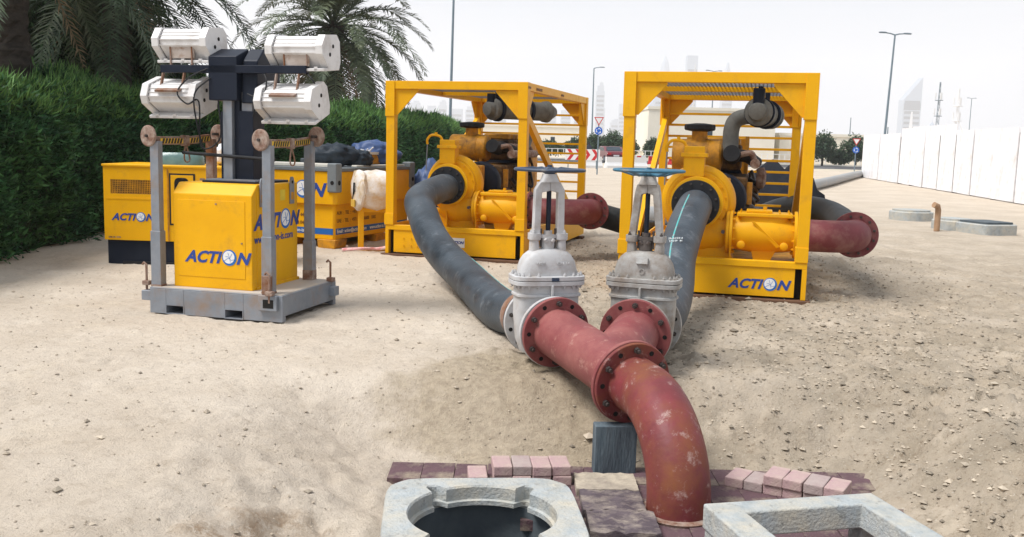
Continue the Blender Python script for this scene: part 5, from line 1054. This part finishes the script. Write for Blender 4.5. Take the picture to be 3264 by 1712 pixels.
# skyline towers
def tower(x, y, w_, d_, h, label, style=0, top=0):
    x, y, w_, d_, h = x * 4, y * 4, w_ * 4, d_ * 4, 1.62 + (h - 1.62) * 4
    t = thing('skyscraper', (x, y, 0), label, 'skyscraper', 0, 'hazy skyline towers'); b = MB()
    if style == 0: b.bb(-w_ / 2, w_ / 2, 0, d_, 0, h)
    elif style == 1: b.loft([(0, w_ / 2, d_ / 2, 3), (h * .72, w_ / 2, d_ / 2, 3), (h * .84, w_ * .43, d_ * .43, 2.6), (h * .93, w_ * .3, d_ * .3, 2.2), (h, w_ * .1, d_ * .1, 2)], 24); b.cyl((0, 0, h), (0, 0, h * 1.10), .5, .1, 6)
    elif style == 2: b.prism([(-w_ / 2, 0, 0), (w_ / 2, 0, 0), (w_ / 2, 0, h), (-w_ / 2, 0, h * .70)], (0, d_, 0))
    elif style == 3: b.bb(-w_ / 2, w_ / 2, 0, d_, 0, h * .86); b.bb(-w_ * .36, w_ * .4, 1, d_ - 1, h * .86, h * .95); b.bb(-w_ * .1, w_ * .3, 2, d_ - 2, h * .95, h); b.cyl((w_ * .1, d_ / 2, h), (w_ * .1, d_ / 2, h * 1.06), .4, .1, 6)
    elif style == 4: b.prism([(-w_ / 2, 0, 0), (w_ / 2, 0, 0), (w_ * .42, 0, h * .7), (0, 0, h), (-w_ * .46, 0, h * .7)], (0, d_, 0))
    b.build('shaft', TOWM, t)
    nf_ = max(4, int(h / 12.8)); wb = MB().bb(-w_ * .42, w_ * .42, -1, .4, -3.2, 3.2).mesh('window_band', GLASS); hh = h * (.68 if style in (2, 4, 1) else .84)
    yo = -d_ / 2 if style == 1 else 0
    for f_ in range(nf_):
        if 8 + f_ * 12.8 < hh: inst(wb, 'window_band', t, (0, yo, 8 + f_ * 12.8))
    return t
tw = [(60, 706, 6, 6, 45, 'slender stepped tower right of the left pump frame', 3), (81.5, 806, 8, 8, 22, 'short block tower in the gap between the pump frames', 3), (86, 800, 5, 6, 34, 'narrow tower hugging the left post of the right pump frame', 0),
      (76.5, 620, 6, 8, 27, 'tower inside the top left corner of the right pump frame, leftmost there', 0), (84, 622, 7, 8, 31, 'broad tower inside the top left corner of the right pump frame', 2), (120, 806, 9, 9, 73, 'domed tower with a spire above the right pump frame', 1), (116, 657, 7, 7, 61, 'flat-topped tower just right of the domed one', 0), (152, 713, 8, 8, 62, 'pointed triangular tower above the silencer of the right pump set', 4),
      (244, 609, 11, 8, 47, 'tower with a slanted roof left of the masts above the hoarding', 2), (171, 405, 2.8, 3, 13.8, 'small rounded tower peeking over the hoarding', 1),
      (-73, 709, 9, 7, 28.8, 'leftmost hazy tower inside the left pump frame', 3), (-62, 722, 6, 7, 26, 'second hazy tower from the left inside the left pump frame', 0), (-53, 709, 6, 6, 30, 'third and tallest hazy tower inside the left pump frame', 3), (-43, 715, 8, 7, 24, 'fourth hazy tower inside the left pump frame', 0), (-32, 709, 9, 7, 27, 'fifth hazy tower inside the left pump frame', 3), (-21, 716, 7, 7, 21, 'sixth hazy tower inside the left pump frame', 0), (-10, 709, 6, 6, 25, 'seventh hazy tower inside the left pump frame', 3),
      (25, 709, 8, 6, 28, 'hazy tower seen between the diagonal brace and the silencer of the left pump set', 3), (36, 712, 7, 6, 25, 'hazy tower right of centre in the left pump frame', 0), (45.5, 716, 6, 6, 31, 'hazy tower next to the rear post of the left pump frame', 3), (66, 760, 5, 6, 29, 'thin pale tower behind the street sign', 0), (92, 640, 6, 6, 37, 'tower half hidden by the top left gusset of the right pump frame', 0)]
for a_ in tw: tower(*a_)
tb = [c for c in bpy.data.objects if c.get('label', '').startswith('tower with a slanted roof')][0]
MB().bb(-20.0, 20.0, -1.6, .4, 104, 120).build('dark_belt', GLASS, tb); MB().prism([(-9, -1.8, 8), (6.4, -1.8, 8), (1.6, -1.8, 100), (-1.6, -1.8, 100)], (0, 1.2, 0)).build('light_fin', WHT, tb)
def mast(x, y, h, label, guys, m):
    t = thing('telecom_mast', (x, y, 0), label, 'mast'); b = MB()
    for k in range(3): a2 = k * 2.094; c, s_ = math.cos(a2), math.sin(a2); b.cyl((c * .5, s_ * .5, 0), (c * .12, s_ * .12, h), .05, n=5)
    n = int(h / 1.2)
    for i in range(n):
        z0 = i * h / n; z1 = (i + 1) * h / n; r0 = .5 - .38 * z0 / h; r1 = .5 - .38 * z1 / h
        for k in range(3): a2 = k * 2.094; a3 = (k + 1) * 2.094; b.cyl((math.cos(a2) * r0, math.sin(a2) * r0, z0), (math.cos(a3) * r1, math.sin(a3) * r1, z1), .025, n=4)
    b.build('lattice', m, t)
    for z_ in (h * .62, h * .82):
        for k in range(3): a2 = k * 2.094 + .5; o = MB().bb(-.12, .12, -.06, .06, -.7, .7).build('antenna_panel', WHT, t); o.location = (math.cos(a2) * .7, math.sin(a2) * .7, z_)
        MB().cyl((0, 0, z_ - .9), (0, 0, z_ - .8), .8, n=12).build('platform', m, t)
    if guys:
        for k in range(4): a2 = k * PI / 2 + .4; MB().cyl((0, 0, h * .62), (math.cos(a2) * h * .35, math.sin(a2) * h * .35, 0), .04, n=4).build('guy_wire', m, t)
mast(87, 203.6, 16, 'thin lattice mast rising above the middle of the hoarding', False, POLE); mast(81.8, 183, 13.5, 'white guyed mast with crossarms above the hoarding', True, WHT); mast(62, 346, 30, 'white telecom mast beside the flat-topped tower', False, WHT)
for x, y, h_, lab in ((76.4, 225, 9, 'thin pole behind the hoarding, left one of two'), (68, 180, 6.0, 'dark short pole behind the hoarding beside the small round tower')):
    o = MB().cyl((0, 0, 0), (0, 0, h_), .16, .1, 8).build('steel_pole', POLE, smooth=True); o.location = (x, y, 0); tag(o, lab, 'pole')

# ------------------------------------------------------------------ gravel, clods
NG = 20000; r = rng
gx = np.concatenate([r.uniform(-5, 6, NG // 4), r.normal(2.6, 1.5, NG - NG // 4)]); gy = 3.7 + r.random(NG) ** 1.5 * 12
ok = ~((gx > -.95) & (gx < 2.3) & (gy < 6.0)) & ~((gx > -3.4) & (gx < -1.6) & (gy > 8.0) & (gy < 10.2)); gx = gx[ok]; gy = gy[ok]; gzv = gh(gx, gy)
ico = [Vector(v_) for v_ in ((0, 0, 1), (.9, 0, .1), (0, .9, 0), (-.9, 0, .1), (0, -.9, 0), (0, 0, -.8), (.5, .5, .7), (-.5, -.5, .7))]
base = np.array([(0, 0, .9), (.8, .2, .2), (-.1, .85, .1), (-.85, -.1, .25), (.15, -.8, .15), (.1, .1, -.6)]); tri = np.array([(0, 1, 2), (0, 2, 3), (0, 3, 4), (0, 4, 1), (5, 2, 1), (5, 3, 2), (5, 4, 3), (5, 1, 4)])
n = len(gx); sz = r.lognormal(-4.85, .5, n); sz = np.clip(sz, .003, .036) * (1 + .35 * (gx > .5)); V = base[None] * (1 + r.normal(0, .22, (n, 6, 3))) * sz[:, None, None] * np.array([1, 1, .7]); a2 = r.uniform(0, 6.28, n); c, s_ = np.cos(a2)[:, None], np.sin(a2)[:, None]
V = np.stack([V[..., 0] * c - V[..., 1] * s_, V[..., 0] * s_ + V[..., 1] * c, V[..., 2]], -1) + np.stack([gx, gy, gzv + sz * .1], -1)[:, None]
me = bpy.data.meshes.new('gravel'); me.from_pydata(V.reshape(-1, 3).tolist(), [], (tri[None] + 6 * np.arange(n)[:, None, None]).reshape(-1, 3).tolist()); me.materials.append(mat('gravel_stone', (.43, .37, .29), (.27, .225, .175), 3, .9, island=.4))
o = bpy.data.objects.new('gravel', me); COL.objects.link(o); o['kind'] = 'stuff'
# ------------------------------------------------------------------ haze
hm = bpy.data.materials.new('haze'); hm.use_nodes = True; n_ = hm.node_tree.nodes; n_.clear(); pvn = n_.new('ShaderNodeVolumePrincipled'); pvn.inputs['Color'].default_value = (.96, .97, 1, 1); pvn.inputs['Density'].default_value = .00036; pvn.inputs['Anisotropy'].default_value = .0
on = n_.new('ShaderNodeOutputMaterial'); hm.node_tree.links.new(pvn.outputs[0], on.inputs['Volume'])
o = MB().bb(-1300, 1700, -50, 3700, -3.0, 330).build('haze', hm); o['kind'] = 'stuff'
